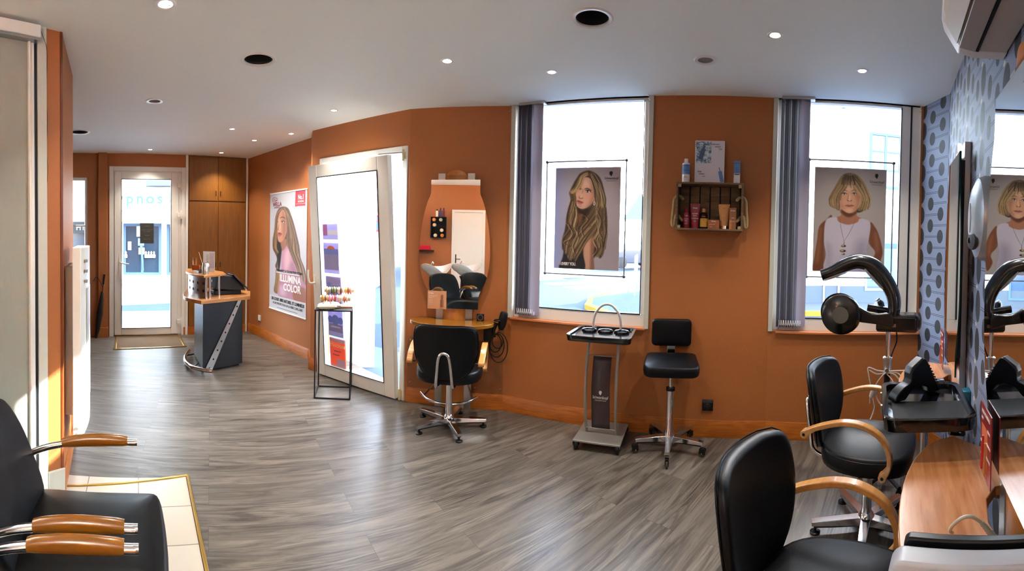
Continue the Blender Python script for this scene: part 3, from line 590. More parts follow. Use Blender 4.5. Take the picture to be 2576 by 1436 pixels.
def eye(p, cx, cy, w, rot=0, look=0, iris=(70, 60, 50)):
    c_, s_ = math.cos(rot), math.sin(rot); T = lambda x, y: (cx + x * c_ - y * s_, cy + x * s_ + y * c_)
    p.poly([T(-w * 1.15, 0), T(-w * .4, -w * .45), T(w * .4, -w * .45), T(w * 1.2, .02 * w), T(w * .4, w * .42), T(-w * .5, w * .4)], (226, 214, 208), 3)
    p.ell(*T(look * w, -.02 * w), w * .4, w * .42, iris, .15); p.ell(*T(look * w, -.02 * w), w * .2, w * .2, (16, 12, 12), .2)
    p.stroke([T(-w * 1.2, w * .05), T(-w * .4, -w * .5), T(w * .4, -w * .48), T(w * 1.45, -w * .02)], w * .22, (28, 20, 20)); p.stroke([T(-w * .9, w * .25), T(0, w * .48), T(w, w * .25)], w * .1, (110, 76, 64))
    p.stroke([T(-w * 1.1, -w * .45), T(0, -w * .85), T(w * 1.2, -w * .45)], w * .14, (130, 92, 76), .7)
def poster_long():
    p = Paint(190, 290, [(185, 95), (930, 85), (890, 1312), (112, 1268)], (172, 168, 184)); g = np.clip((p.x - 300) / 700, -.3, 1)[..., None]; p.c += g * np.array([8, 2, -8]) + np.clip((330 - p.x) / 200, 0, 1)[..., None] * np.array([-12, 0, 34])
    SK, SKD, SKL = (206, 160, 138), (150, 104, 84), (226, 188, 168)
    p.poly([(470, 160), (560, 128), (640, 160), (700, 230), (735, 360), (750, 520), (755, 700), (762, 880), (735, 1000), (715, 1110), (680, 1150), (640, 1110), (600, 1160), (590, 1060), (520, 1000), (440, 1180), (380, 1215), (300, 1180), (270, 1100), (230, 1040), (230, 930), (262, 830), (290, 700), (330, 560), (345, 470), (340, 380), (385, 280), (430, 210)], (70, 54, 42), 8)
    p.poly([(700, 560), (760, 700), (760, 860), (725, 1000), (700, 1120), (668, 1160), (650, 1050), (690, 930), (640, 800)], (88, 68, 48), 8)
    p.poly([(520, 700), (600, 690), (650, 800), (640, 930), (600, 1100), (598, 1312), (470, 1312), (470, 1100), (490, 900)], SKD, 10); p.poly([(520, 740), (570, 720), (600, 830), (570, 960), (550, 1312), (490, 1312), (480, 1100), (500, 900)], SK, 16)
    p.poly([(330, 830), (380, 850), (460, 980), (478, 1120), (478, 1300), (190, 1280), (225, 1150), (262, 1000), (255, 900)], (38, 36, 44), 8)
    p.poly([(250, 940), (300, 860), (345, 870), (330, 960), (270, 980)], (66, 66, 78), 14, a=.8)
    p.poly([(412, 560), (480, 600), (560, 570), (520, 660), (470, 760), (420, 720)], (44, 30, 26), 10)
    p.poly([(432, 640), (480, 650), (470, 720), (430, 760)], (120, 78, 60), 14)
    p.poly([(466, 240), (530, 205), (590, 235), (618, 330), (618, 440), (600, 500), (560, 545), (500, 576), (450, 570), (412, 530), (402, 450), (404, 370), (430, 290)], SK, 6)
    p.poly([(560, 250), (612, 320), (616, 440), (590, 520), (530, 560), (570, 480), (590, 380)], (172, 122, 100), 22, a=.8); p.poly([(490, 240), (560, 235), (570, 310), (500, 320)], SKL, 26, a=.8); p.ell(480, 470, 60, 60, (214, 166, 148), .8, .7); p.ell(545, 430, 34, 26, (222, 150, 134), .9, .45)
    p.poly([(600, 440), (636, 450), (640, 500), (618, 510)], (190, 136, 112), 5)
    eye(p, 550, 374, 27, .22, -.1); eye(p, 462, 346, 15, .3, -.1)
    p.stroke([(512, 348), (545, 338), (590, 362)], 8, (84, 58, 46), .85); p.stroke([(440, 318), (468, 322)], 7, (90, 62, 50), .8)
    p.stroke([(500, 350), (478, 400), (452, 432), (448, 450), (470, 458), (494, 450)], 7, (158, 104, 84), .8); p.ell(456, 448, 10, 5, (110, 64, 52), .5, .8); p.ell(485, 452, 9, 4, (110, 64, 52), .5, .7); p.ell(468, 420, 10, 26, SKL, .8, .7, .3)
    p.poly([(420, 478), (440, 474), (462, 484), (494, 500), (462, 504), (430, 492)], (158, 84, 82), 4); p.poly([(420, 490), (455, 504), (492, 506), (470, 526), (440, 524), (424, 508)], (190, 112, 108), 4); p.stroke([(420, 486), (455, 498), (494, 504)], 4, (92, 42, 42)); p.stroke([(436, 540), (470, 548)], 8, (164, 116, 96), .5)
    p.hair([([(560, 140), (470, 230), (410, 330), (350, 380), (370, 440), (330, 560), (300, 680)], [(590, 190), (480, 190), (440, 300), (400, 400), (404, 480), (400, 620), (380, 760)])], 60, 9, [HD, HM, HL, HM], 6)
    p.poly([(560, 150), (500, 200), (470, 290), (430, 350), (370, 400), (345, 372), (400, 340), (440, 270), (462, 205), (510, 160)], (176, 146, 98), 9); p.hair([([(555, 148), (490, 200), (455, 280), (415, 345), (350, 370)], [(560, 180), (500, 215), (472, 300), (430, 355), (370, 392)])], 26, 6, [HB, HL, HM, HB], 4)
    p.poly([(560, 140), (640, 170), (700, 260), (735, 420), (740, 560), (690, 640), (640, 560), (640, 420), (610, 300), (585, 210)], (74, 58, 44), 8)
    p.hair([([(585, 170), (625, 300), (640, 420), (640, 520), (600, 620), (520, 720), (430, 800), (340, 900), (260, 960)], [(610, 150), (700, 300), (740, 450), (745, 600), (700, 720), (620, 830), (520, 960), (440, 1100), (380, 1200)])], 430, 5.5, [HD, HM, HL, HB, (72, 56, 44), HL, HM, HD], 12, .6)
    p.hair([([(660, 560), (640, 700), (660, 820), (600, 930), (640, 1040), (590, 1120)], [(750, 560), (755, 720), (758, 860), (740, 960), (725, 1040), (680, 1150)])], 180, 5.5, [HD, HM, HL, (72, 56, 44), HB, HD], 9, .65)
    p.hair([([(360, 460), (310, 600), (290, 720), (330, 800), (240, 920), (230, 1040)], [(410, 560), (420, 680), (380, 820), (420, 930), (360, 1060), (320, 1190)])], 220, 5.5, [HD, HM, HL, HB, (72, 56, 44), HD], 9, .65)
    for q in [[(300, 770), (350, 850), (310, 930), (240, 970), (320, 1010)], [(640, 600), (690, 720), (660, 840), (700, 930)], [(420, 800), (400, 900), (350, 1010), (370, 1100)], [(470, 640), (540, 700), (460, 800), (480, 900)], [(690, 300), (735, 450), (720, 560)]]: p.stroke(q, 9, HB, .38); p.stroke([(a_ + 16, b_ + 6) for a_, b_ in q], 9, HD, .55)
    p.stroke([(622, 492), (612, 515), (620, 536), (632, 515), (626, 494)], 4, (214, 206, 200)); silhouette(p, 818, 168, .95); return p
def poster_bob():
    p = Paint(190, 290, [(95, 95), (940, 108), (905, 1325), (75, 1320)], (168, 160, 156)); p.c += (np.clip((p.y - 700) / 600, 0, 1)[..., None]) * 10
    SK, SKD, SKL = (196, 148, 118), (112, 66, 44), (220, 180, 156)
    p.poly([(225, 720), (300, 700), (230, 1325), (88, 1325), (100, 1150), (128, 960), (150, 800)], (116, 70, 48), 6); p.poly([(740, 740), (800, 790), (850, 900), (888, 1080), (860, 1200), (830, 1280), (775, 1180), (800, 1080), (720, 960)], (124, 76, 52), 6); p.poly([(150, 840), (180, 820), (170, 1000), (150, 1200), (110, 1200)], (150, 98, 70), 18, a=.7); p.poly([(790, 850), (830, 900), (850, 1050), (810, 1100), (790, 960)], (158, 104, 76), 18, a=.6)
    p.poly([(404, 580), (580, 580), (585, 660), (640, 700), (560, 790), (480, 800), (400, 780), (350, 690), (400, 660)], (164, 112, 86), 6); p.poly([(405, 600), (580, 600), (560, 650), (490, 680), (425, 650)], (94, 54, 40), 12)
    p.poly([(228, 722), (345, 684), (372, 735), (480, 768), (590, 738), (625, 694), (742, 740), (722, 960), (700, 1050), (690, 1325), (235, 1325), (228, 1120), (205, 960)], (190, 184, 198), 5); p.poly([(560, 1000), (700, 960), (695, 1325), (560, 1325)], (160, 154, 172), 50, a=.7); p.poly([(225, 1000), (300, 1040), (290, 1325), (232, 1325)], (162, 156, 174), 30, a=.7); p.poly([(380, 860), (520, 850), (520, 1060), (390, 1060)], (200, 195, 208), 60, a=.6)
    p.poly([(385, 350), (440, 260), (500, 220), (580, 280), (628, 380), (625, 480), (600, 560), (560, 610), (500, 634), (440, 612), (398, 560), (384, 460)], SK, 5); p.poly([(560, 400), (628, 420), (620, 500), (590, 580), (530, 625), (580, 520)], (166, 116, 88), 20, a=.85); p.poly([(384, 430), (420, 470), (430, 570), (398, 550)], (170, 120, 92), 16, a=.7); p.poly([(470, 260), (530, 260), (540, 350), (480, 360)], SKL, 26, a=.8); p.ell(430, 500, 34, 30, (208, 150, 124), .9, .6); p.ell(500, 600, 34, 18, SKL, .9, .5)
    eye(p, 438, 408, 21, .0, .0, (80, 84, 88)); eye(p, 553, 404, 21, .0, -.05, (80, 84, 88)); p.stroke([(405, 376), (440, 362), (470, 372)], 7, (112, 82, 60), .8); p.stroke([(525, 370), (555, 358), (590, 372)], 7, (112, 82, 60), .8)
    p.stroke([(488, 400), (484, 450), (472, 476), (482, 488), (500, 492), (520, 488), (526, 474)], 6, (140, 92, 70), .8); p.ell(500, 450, 10, 40, SKL, .8, .6); p.ell(484, 486, 7, 4, (96, 56, 44), .5, .8); p.ell(515, 485, 7, 4, (96, 56, 44), .5, .8)
    p.poly([(448, 545), (480, 530), (500, 536), (520, 530), (552, 542), (500, 548)], (158, 92, 84), 4); p.poly([(452, 548), (500, 550), (550, 544), (520, 562), (480, 562)], (186, 116, 104), 4); p.stroke([(446, 546), (500, 549), (554, 541)], 3.5, (96, 50, 44))
    p.poly([(500, 168), (420, 185), (350, 290), (300, 400), (262, 450), (268, 545), (330, 580), (385, 598), (384, 470), (395, 410), (450, 350), (500, 250)], (120, 98, 70), 7); p.poly([(500, 168), (590, 185), (670, 280), (715, 390), (742, 470), (740, 545), (690, 590), (600, 620), (590, 590), (620, 530), (640, 470), (625, 420), (570, 350), (510, 230)], (128, 106, 76), 7); p.poly([(590, 580), (640, 560), (650, 605), (592, 622)], (48, 38, 34), 6)
    p.poly([(430, 190), (505, 168), (580, 190), (600, 240), (510, 232), (420, 245)], (60, 46, 38), 16)
    p.hair([([(490, 172), (410, 210), (350, 310), (300, 400), (265, 470), (275, 545)], [(515, 190), (480, 260), (440, 350), (395, 410), (382, 480), (386, 590)])], 330, 4, [HM, HL, HB, HD, HL, (140, 116, 80), HM], 6, .6); p.hair([([(515, 190), (540, 270), (590, 360), (640, 430), (640, 500), (600, 610)], [(520, 172), (610, 210), (680, 300), (720, 400), (745, 480), (725, 570)])], 330, 4, [HM, HL, HB, HD, HL, (140, 116, 80)], 6)
    p.hair([([(500, 180), (480, 240), (440, 320), (400, 390)], [(520, 185), (530, 260), (560, 340), (600, 400)])], 40, 5, [HL, HB, HM], 5, .55); p.hair([([(450, 185), (430, 205), (410, 240), (390, 290)], [(560, 185), (590, 210), (620, 250), (640, 300)])], 40, 8, [HD, (66, 52, 42), HM], 6, .6)
    p.stroke([(388, 690), (400, 800), (420, 890), (438, 965)], 2.6, (104, 86, 70)); p.stroke([(574, 690), (540, 780), (490, 880), (438, 965)], 2.6, (104, 86, 70))
    for (cx, cy, w, h_) in ((432, 1020, 28, 14), (425, 1078, 34, 15), (430, 1116, 18, 10)): p.ell(cx, cy, w, h_, (90, 70, 48), .2); p.ell(cx - 6, cy - 3, w * .5, h_ * .4, (206, 182, 136), .4); p.ell(cx + w * .5, cy, w * .25, h_ * .5, (32, 24, 20), .4)
    p.stroke([(438, 965), (436, 1010)], 5, (130, 106, 74)); silhouette(p, 820, 190, .95); return p
def poster_illumina():
    p = Paint(170, 480, [(65, 75), (435, 35), (405, 1372), (35, 1290)], (186, 188, 200)); SK = (190, 136, 112)
    p.poly([(330, 38), (420, 28), (416, 205), (322, 210)], (176, 24, 50), 1.5, smooth=False)
    p.poly([(150, 240), (200, 208), (255, 230), (290, 330), (325, 480), (350, 620), (360, 740), (405, 880), (410, 1030), (370, 1000), (330, 860), (290, 720), (240, 640), (170, 660), (140, 760), (130, 870), (110, 840), (130, 760), (90, 660), (85, 560), (110, 450), (118, 330)], (84, 60, 46), 5); p.poly([(120, 870), (160, 900), (145, 1120), (90, 1115), (108, 1000)], (128, 92, 66), 6); p.poly([(140, 580), (190, 590), (180, 700), (150, 900), (135, 780)], (30, 24, 28), 6)
    p.poly([(170, 560), (250, 560), (262, 620), (240, 700), (190, 680)], (150, 98, 78), 6); p.poly([(245, 620), (290, 680), (320, 760), (380, 880), (420, 1000), (415, 1180), (360, 1220), (270, 1190), (140, 1160), (140, 1050), (170, 900), (180, 720), (205, 665)], (176, 128, 150), 6)
    p.poly([(300, 1080), (400, 1060), (405, 1215), (300, 1195)], (150, 92, 72), 10); p.poly([(210, 700), (262, 650), (275, 780), (230, 880), (200, 840)], (208, 164, 182), 18, a=.8); p.poly([(280, 800), (340, 900), (330, 1020), (280, 960)], (150, 102, 128), 20, a=.6); p.poly([(150, 1060), (220, 1040), (220, 1150), (150, 1150)], (204, 168, 188), 18, a=.7)
    p.poly([(150, 260), (190, 235), (225, 270), (240, 360), (240, 450), (215, 540), (175, 585), (148, 575), (136, 500), (134, 400), (132, 320)], SK, 4); p.poly([(195, 250), (232, 320), (240, 440), (200, 560), (190, 420)], (152, 100, 78), 12, a=.7); p.ell(160, 420, 12, 60, (222, 178, 156), .8, .7)
    p.stroke([(172, 330), (195, 318), (222, 332)], 5, (70, 46, 38)); eye(p, 196, 372, 15, .05, -.2); p.stroke([(180, 362), (200, 360), (218, 366)], 7, (120, 66, 54), .7); p.stroke([(134, 372), (146, 368)], 5, (60, 40, 34)); p.stroke([(158, 380), (152, 430), (146, 452), (160, 458)], 4, (130, 80, 62), .9)
    p.poly([(142, 492), (160, 480), (186, 496), (160, 502)], (150, 70, 70), 3); p.poly([(142, 505), (186, 500), (170, 522), (148, 524)], (176, 92, 90), 3); p.stroke([(142, 500), (186, 499)], 2.5, (80, 34, 36))
    C = [(62, 44, 36), (108, 78, 56), (150, 116, 82), (184, 150, 110)]; p.hair([([(190, 220), (150, 260), (130, 330), (112, 440), (92, 560), (90, 660), (130, 720)], [(200, 225), (160, 280), (138, 360), (134, 470), (128, 580), (130, 650), (150, 690)])], 120, 3, C, 3, .6)
    p.hair([([(200, 215), (225, 300), (240, 400), (240, 500), (235, 590), (265, 680), (310, 800), (345, 900)], [(230, 220), (285, 320), (320, 460), (350, 620), (362, 740), (400, 860), (412, 950), (408, 1030)])], 280, 3, C, 4, .6); p.hair([([(125, 860), (110, 980), (90, 1110)], [(160, 880), (150, 1000), (140, 1120)])], 24, 4, C[1:], 4)
    p.poly([(122, 886), (356, 908), (354, 936), (120, 912)], (214, 210, 218), 1.5, smooth=False); p.poly([(40, 1150), (408, 1212), (404, 1380), (30, 1300)], (204, 206, 214), 2, smooth=False)
    for q in ([(86, 155), (95, 118), (118, 112), (146, 122)], [(92, 160), (108, 130), (124, 140), (146, 128)], [(100, 158), (122, 150), (144, 140)]): p.stroke(q, 3.4, (150, 40, 60))
    return p
def rods(t, x0, x1, z0, z1, y):
    m = M()
    for a, b in (((x0, z0), (x1, z0)), ((x1, z0), (x1, z1)), ((x1, z1), (x0, z1)), ((x0, z1), (x0, z0))): m.tube([(a[0], y, a[1]), (b[0], y, b[1])], .0052, 8)
    obj('rod_frame', m, mat('dark_grey_rod', (70, 74, 80), .5) if 'dark_grey_rod' not in bpy.data.materials else bpy.data.materials['dark_grey_rod'], t)
    for x, z in ((x0, z0), (x1, z0), (x1, z1), (x0, z1)): obj('corner_joint', M().sphere(.013, (x, y, z), 10), bpy.data.materials['dark_grey_rod'], t)
def hung_poster(F, p, x0, x1, z0, z1, fx0, fx1, fz0, fz1, label, extra):
    t = thing('window_poster', label, 'poster', F.at(0, .026), F.a, group='framed window posters')
    sheet = p.mesh('printed_sheet', x1 - x0, z1 - z0, PRT, t); sheet.location = (x0, -.002, z0); obj('backing_sheet', M().box(x0, x1, -.001, .0, z0, z1), PAPER, t)
    rods(t, fx0, fx1, fz0, fz1, -.001)
    for a, b in (((x0, z1), (fx0, fz1)), ((x1, z1), (fx1, fz1)), ((x1, z0), (fx1, fz0)), ((x0, z0), (fx0, fz0))): obj('tension_band', M().tube([(a[0], -.001, a[1]), (b[0], -.001, b[1])], .0015, 6), GREYP, t)
    for fx in (fx0 + (fx1 - fx0) * .2, fx0 + (fx1 - fx0) * .75): obj('suction_hook', M().cyl(.012, .0, .012, 12, (fx, 0, fz1 + .004), 'y'), ACRY, t)
    extra(t, x0, x1, z0, z1); return t
def schwarz(t, x, z, k, y=-.004, mt=INK):
    text('lettering', 'Schwarzkopf', .026 * k, mt, t, (x, y, z), sx=.85); text('lettering', 'PROFESSIONAL', .010 * k, mt, t, (x, y, z - .016 * k), spacing=1.5, sx=.85)
def ex1(t, x0, x1, z0, z1): schwarz(t, x1 - .075, z1 - .098, 1); text('lettering', 'FOR', .034, mat('faint_ink', (176, 170, 184), .6), t, (x0 + .026, -.004, z0 + .028), align='LEFT', sx=.62, bold=.0008); text('lettering', 'EVERY YOU.', .034, WINK, t, (x0 + .068, -.004, z0 + .028), align='LEFT', sx=.66, bold=.0008)
def ex2(t, x0, x1, z0, z1): schwarz(t, x1 - .075, z1 - .108, 1)
hung_poster(F1, poster_long(), .430, .975, 1.245, 2.066, .352, 1.018, 1.20, 2.117, 'framed window poster of a woman with long wavy highlighted hair and bare shoulder', ex1)
hung_poster(F2, poster_bob(), .328, .887, 1.29, 2.092, .284, .942, 1.245, 2.148, 'framed window poster of a woman with a short blonde bob and white sleeveless top', ex2)
t = thing('wall_poster', 'tall narrow hanging banner of a long-haired woman in sheer pink on the orange wall', 'poster', FP.at(.70, -.006), FP.a)
ps = poster_illumina().mesh('printed_sheet', .93, 1.54, PRT2, t); ps.location = (0, -.001, .475); obj('backing_sheet', M().box(0, .93, -.0005, .003, .475, 2.015), PAPER, t)
obj('top_rail', M().box(-.004, .934, -.006, .004, 2.012, 2.028), WHITEP, t); obj('bottom_rail', M().box(-.004, .934, -.006, .004, .462, .476), WHITEP, t)
RW = mat('wine_ink', (128, 30, 52), .6)
for b, sz, x, z, mt, sx, bo in (('WELLA', .078, .20, 1.845, RW, .95, .0015), ('PROFESSIONALS', .022, .20, 1.82, RW, .95, 0), ('No.1', .082, .795, 1.905, WINK, .8, .002), ('MONDIAL', .034, .795, 1.868, WINK, .95, 0), ('EN SALON', .034, .795, 1.80, WINK, .95, 0), ('DEMANDEZ LA COLORATION VEGAN', .042, .52, .985, INK, .88, .0012), ('ILLUMINA', .125, .55, .865, WINK, .95, .004), ('COLOR', .125, .60, .755, WINK, .98, .004), ('UN LOOK 100% NATUREL ET LUMINEUX', .056, .48, .595, INK, .82, .0018), ('& UNE PROTECTION DE LA FIBRE CAPILLAIRE', .042, .48, .545, mat('grey_ink', (90, 88, 94), .6), .88, .0004)): text('lettering', b, sz, mt, t, (x, -.003, z), sx=sx, bold=bo)
obj('rule', M().box(.68, .91, -.003, -.002, 1.850, 1.853), WINK, t); obj('rule', M().box(.22, .74, -.003, -.002, .505, .509), INK, t)
# ------------------------------------------------------------------ sockets and switches
def plate(name, F, x, z, w, h, mt, label, cat):
    t = thing(name, label, cat, F.at(x, 0, z), F.a); obj('cover_plate', M().prism(rrect(-w / 2, w / 2, -h / 2, h / 2, .006), -.012, 0, 'y'), mt, t, bevel=.002); return t
t = plate('wall_socket', FB, .48, .245, .084, .084, BLACK, 'black square wall socket low on the orange pier behind the stool', 'socket'); obj('socket_well', M().lathe([(.026, -.0125), (.024, -.006), (.0, -.004)], 20, ax='y'), BLACKG, t); obj('pin', M().cyl(.003, -.014, -.004, 8, (0, 0, .011), 'y'), CHROME, t); obj('flap', M().box(-.04, .04, -.018, -.012, .022, .04), mat('dark_grey_plastic', (52, 54, 56), .4), t)
t = plate('light_switch', FP, .40, .27, .075, .08, ACW, 'cream double socket plate low on the wall under the hanging banner', 'socket'); obj('rocker', M().box(-.02, .02, -.016, -.012, -.03, .03), WHITEP, t, bevel=.001)
# ------------------------------------------------------------------ ceiling fittings
NEARNAMES = ['nearest the orange partition corner, top left of the ceiling', 'in front of the entrance door', 'above the fitted cupboard', 'left one of the cluster over the reception desk', 'middle one of the cluster over the reception desk', 'close to the hanging banner wall', 'in front of the tilted side door', 'alone in the middle of the ceiling before the oval wall mirror', 'beside the long-haired poster window', 'between the two right windows, nearest the camera', 'before the corner window beside the wallpaper']
for (x, y, r), w in zip(DOWN, NEARNAMES):
    t = thing('ceiling_downlight', 'small lit recessed downlight ' + w, 'downlight', (x, y, CE), group='lit recessed downlights')
    obj('trim_ring', M().lathe([(r * .78, .004), (r * .8, -.003), (r * 1.12, -.005), (r * 1.2, 0), (r * 1.2, .001), (r * .8, .004)], 28, close=False), WHITE, t)
    obj('reflector', M().lathe([(r * .8, 0), (r * .6, .035), (r * .001, .04)], 24, close=False), CHROME, t)
    obj('bulb', M().lathe([(.0001, .012), (r * .5, .014), (r * .66, .024), (r * .62, .034)], 20, close=False), BULB, t)
    ld = bpy.data.lights.new('downlight_beam', 'SPOT'); ld.energy = LAMP_W * 3.2; ld.spot_size = math.radians(106); ld.spot_blend = .95; ld.shadow_soft_size = r * .8; ld.color = (1, .90, .78)
    lo = bpy.data.objects.new('downlight_beam', ld); COL.objects.link(lo); lo.parent = t; lo.location = (0, 0, -.012)
for (x, y, r), w in zip(VENT, ['left one, above the way to the entrance', 'large one near the middle top of the ceiling', 'partly hidden behind the orange partition']):
    t = thing('ceiling_recess', 'empty dark ceiling recess, ' + w, 'ceiling fitting', (x, y, CE), group='dark round ceiling recesses')
    obj('trim_ring', M().lathe([(r * .93, .004), (r * .95, -.004), (r * 1.12, -.006), (r * 1.2, 0), (r * 1.2, .001), (r, .003)], 36, close=False), WHITE, t)
    obj('housing', M().lathe([(r * .95, 0), (r * .95, .06), (r * .8, .15), (.0001, .155)], 32, close=False), mat('dark_grey_metal', (58, 62, 66), .35, metal=.6), t)
    obj('clip', M().box(-.006, .006, -r * .93, -r * .88, 0, .06), BLACK, t)
for (x, y, r), w in zip(SPK, ['on the left, above the radiator passage', 'on the right, between the windows and the camera']):
    t = thing('ceiling_speaker', 'small round off-white ceiling speaker grille ' + w, 'speaker', (x, y, CE), group='small ceiling speakers')
    obj('ring', M().lathe([(r * .98, .004), (r, -.004), (r * 1.4, -.006), (r * 1.55, 0), (r * 1.55, .001), (r, .004)], 30, close=False), WHITE, t)
    obj('grille', M().lathe([(r, .0), (r * .9, .006), (.0001, .008)], 28, close=False), mat('speaker_mesh', (150, 146, 140), .8, bump=.6, bscale=500), t)
for i, (x, y, z, rz, w, lab) in enumerate(((-3.30, .1, 1.90, -PI / 2, 26, 'white half-round uplighter added as unseen ceiling fill behind the wash chairs'), (1.05, -1.7, 1.95, PI / 2, 62, 'white half-round uplighter added as unseen ceiling fill on the right behind the camera'))):  # uplighters added out of view to brighten the ceiling
    t = thing('fill_uplighter', lab, 'fill lamp', (x, y, z), rz, group='added ceiling fill lamps'); obj('shade', M().lathe([(.05, -.09), (.16, .0), (.165, .0), (.165, .012), (.155, .012), (.045, -.08)], 32), WHITE, t); obj('fill_tube', M().tube([(-.10, 0, -.02), (.10, 0, -.02)], .014, 10), BULB, t)
    ld = bpy.data.lights.new('fill_beam', 'AREA'); ld.shape = 'DISK'; ld.size = .26; ld.energy = w; ld.color = (.93, .97, 1); lo = bpy.data.objects.new('fill_beam', ld); COL.objects.link(lo); lo.parent = t; lo.location = (0, 0, .014); lo.rotation_euler = (PI, 0, 0)
# ------------------------------------------------------------------ styling stations: column, mirror, shelf
def mirror_outline():
    hw = [(1.97, .212), (1.87, .213), (1.84, .218), (1.78, .242), (1.70, .265), (1.58, .289), (1.46, .303), (1.34, .308), (1.22, .300), (1.12, .276), (1.05, .245), (1.01, .225), (.98, .216), (.87, .212)]
    R_ = catmull(hw[1:-1], 4); zs = [hw[0]] + R_ + [hw[-1]]; return [(w, z) for z, w in zs] + [(-w, z) for z, w in zs[::-1]]
OUT = mirror_outline()
def station(F, s, lab_m, lab_t, hw=.36, d=.34, cw=.16, top=2.03, yo=.075, wall_half=.31, corner=.13):
    t = thing('styling_mirror', lab_m, 'mirror', F.at(s), F.a, group='vase-shaped styling mirrors')
    for sx in (-1, 1): obj('aluminium_strip', M().box(sx * cw if sx < 0 else cw - .062, -cw + .062 if sx < 0 else cw, -.034, -.001, 0, top), ALU, t, bevel=.002)
    m = M(); k = 10; bul = yo - .047; pts = [(-.098 + .196 * i / k, -.03 - bul * math.sin(PI * i / k)) for i in range(k + 1)]
    # convex wooden panel, arched at the top
    def f(u, v): i = u * k; x = -.098 + .196 * u; y = -.03 - bul * math.sin(PI * u); ztop = top - .02 + .045 * math.sin(PI * u) ** .7; return (x, y, v * ztop)
    m.grid(f, k, 3); o_ = len(m.v); m.prism([(-.098, -.002), (.098, -.002), (.098, -.03), (-.098, -.03)][::-1], 0, top - .02); m.prism(pts[::-1], top - .03, top - .02); obj('wood_column', m, SILLW if s < 0 else wood_mat('column_wood', (190, 122, 52), (166, 100, 38), .35, (18, 18, 2)), t)
    m = M(); m.prism(OUT, -yo, -yo + .005, 'y'); mi = obj('mirror_glass', m, [GREENE, MIRR], t, smooth=False)
    for pl in mi.data.polygons: pl.material_index = 1 if abs(pl.normal.y) > .9 and pl.center.y < -yo + .002 else 0
    obj('mirror_back', M().prism([(x * .985, z) for x, z in OUT], -yo + .0052, -yo + .009, 'y'), BLACKM, t, smooth=False)
    [obj('reflection_stand_off', M().box(a, b, -yo + .009, -.0345, .96, 1.93), BLACKM, t) for a, b in ((-.19, -.10), (.10, .19))]  # stand-offs enlarged in black, standing in for the strips' dark reflection
    # shelf
    q = thing('styling_shelf', lab_t, 'shelf', F.at(s, 0, .745), F.a, group='wood-topped styling shelves')
    fr = [(hw * math.cos(a), -corner - (d - corner) * math.sin(a)) for a in [PI * i / 24 for i in range(25)]]
    outl = [(wall_half, -.004)] + fr + [(-wall_half, -.004)]
    notch = [(-.172, -.004), (-.168, -.045), (-.11, -.085), (0, -.102), (.11, -.085), (.168, -.045), (.172, -.004)]
    if s > 0 and hw > .4: outl = outl + notch
    else: outl = outl + [(-.168, -.004), (-.168, -.073), (.168, -.073), (.168, -.004)]
    obj('top', M().prism(outl, 0, .03), TABW if hw > .4 else BEECHD, q, bevel=.003)
    for sx in (-1, 1): obj('bracket', M().tube([(sx * .2, -.01, -.02), (sx * .2, -.14, -.006)], .008, 8), CHROME, q)
    return t, q
FR2 = Fr(P_[15], P_[16])
station(FM, .43, 'vase-shaped mirror on a wood and aluminium column between the side door and the first window', 'honey wood shelf under the mirror beside the side door')
station(FR2, .83, 'vase-shaped mirror seen edge-on, nearest the wallpapered window corner', 'wooden styling table in the window corner, partly behind the black tray', hw=.45, d=.33, yo=.065, wall_half=.36, corner=.14)
station(FR2, 2.02, 'vase-shaped mirror at the right picture edge, reflecting the short-haired poster', 'large curved wooden styling table in the right foreground', hw=.54, d=.34, yo=.065, wall_half=.41, corner=.12)
# column foot rail and chrome arms of the mirror by the side door
o = obj('foot_rest', M().tube(catmull([(-.24, -.20, .17), (-.15, -.30, .155), (0, -.34, .15), (.15, -.30, .155), (.24, -.20, .17)], 5), .011, 10), CHROME, loc=FM.at(.43), rz=FM.a); tag(o, 'curved chrome foot rest bar in front of the mirror column by the side door', 'foot rest')
for sx in (-1, 1): obj('arm', M().tube([(sx * .2, -.235, .165), (sx * .13, -.046, .24)], .008, 8), CHROME, o)
# clear splash panel
t = thing('splash_panel', 'clear acrylic splash panel screwed to the orange wall under the mirror by the side door', 'panel', FM.at(0), FM.a)
obj('panel', M().box(.01, .268, -.005, -.001, .135, .59), ACRY, t); obj('panel', M().box(.592, .862, -.005, -.001, .135, .59), ACRY, t)
for x, z in ((.035, .56), (.035, .18), (.84, .18), (.62, .18), (.84, .56)): obj('screw', M().lathe([(.006, -.005), (.004, -.008), (.0001, -.0085)], 10, (x, 0, z), 'y'), SATIN, t)
# small things at that mirror
def card(name, loc, rz, label, w=.145, h=.15, parent=None, base_=None):
    t = thing(name, label, 'card', loc, rz); obj('sheet', M().box(0, w, -.0015, 0, 0, h), base_ or COPPER, t); return t
LC = mat('light_copper_print', (206, 150, 112), .4)
t = card('product_card', FM.at(.205, -.080, .862), FM.a, 'copper-toned product card clipped to the lower left of the mirror by the side door', .165, .155, base_=LC)
m = M(); m.lathe([(.013, .02), (.013, .075), (.006, .085), (.005, .10)], 14, (.128, -.004, 0)); obj('printed_bottle', m, mat('copper_bottle_print', (120, 70, 44), .4), t); obj('printed_cap', M().box(.12, .136, -.012, -.002, .10, .125), GOLDP, t)
text('lettering', 'Wella', .018, WINK, t, (.03, -.002, .128)); [text('lettering', b, .009, WINK, t, (.012, -.002, z), align='LEFT') for b, z in (('OIL REFLECTIONS', .11), ('Huile lumière', .10), ('lissante', .09), ('Brillance', .07), ('Douceur', .052), ('Protection', .034))]
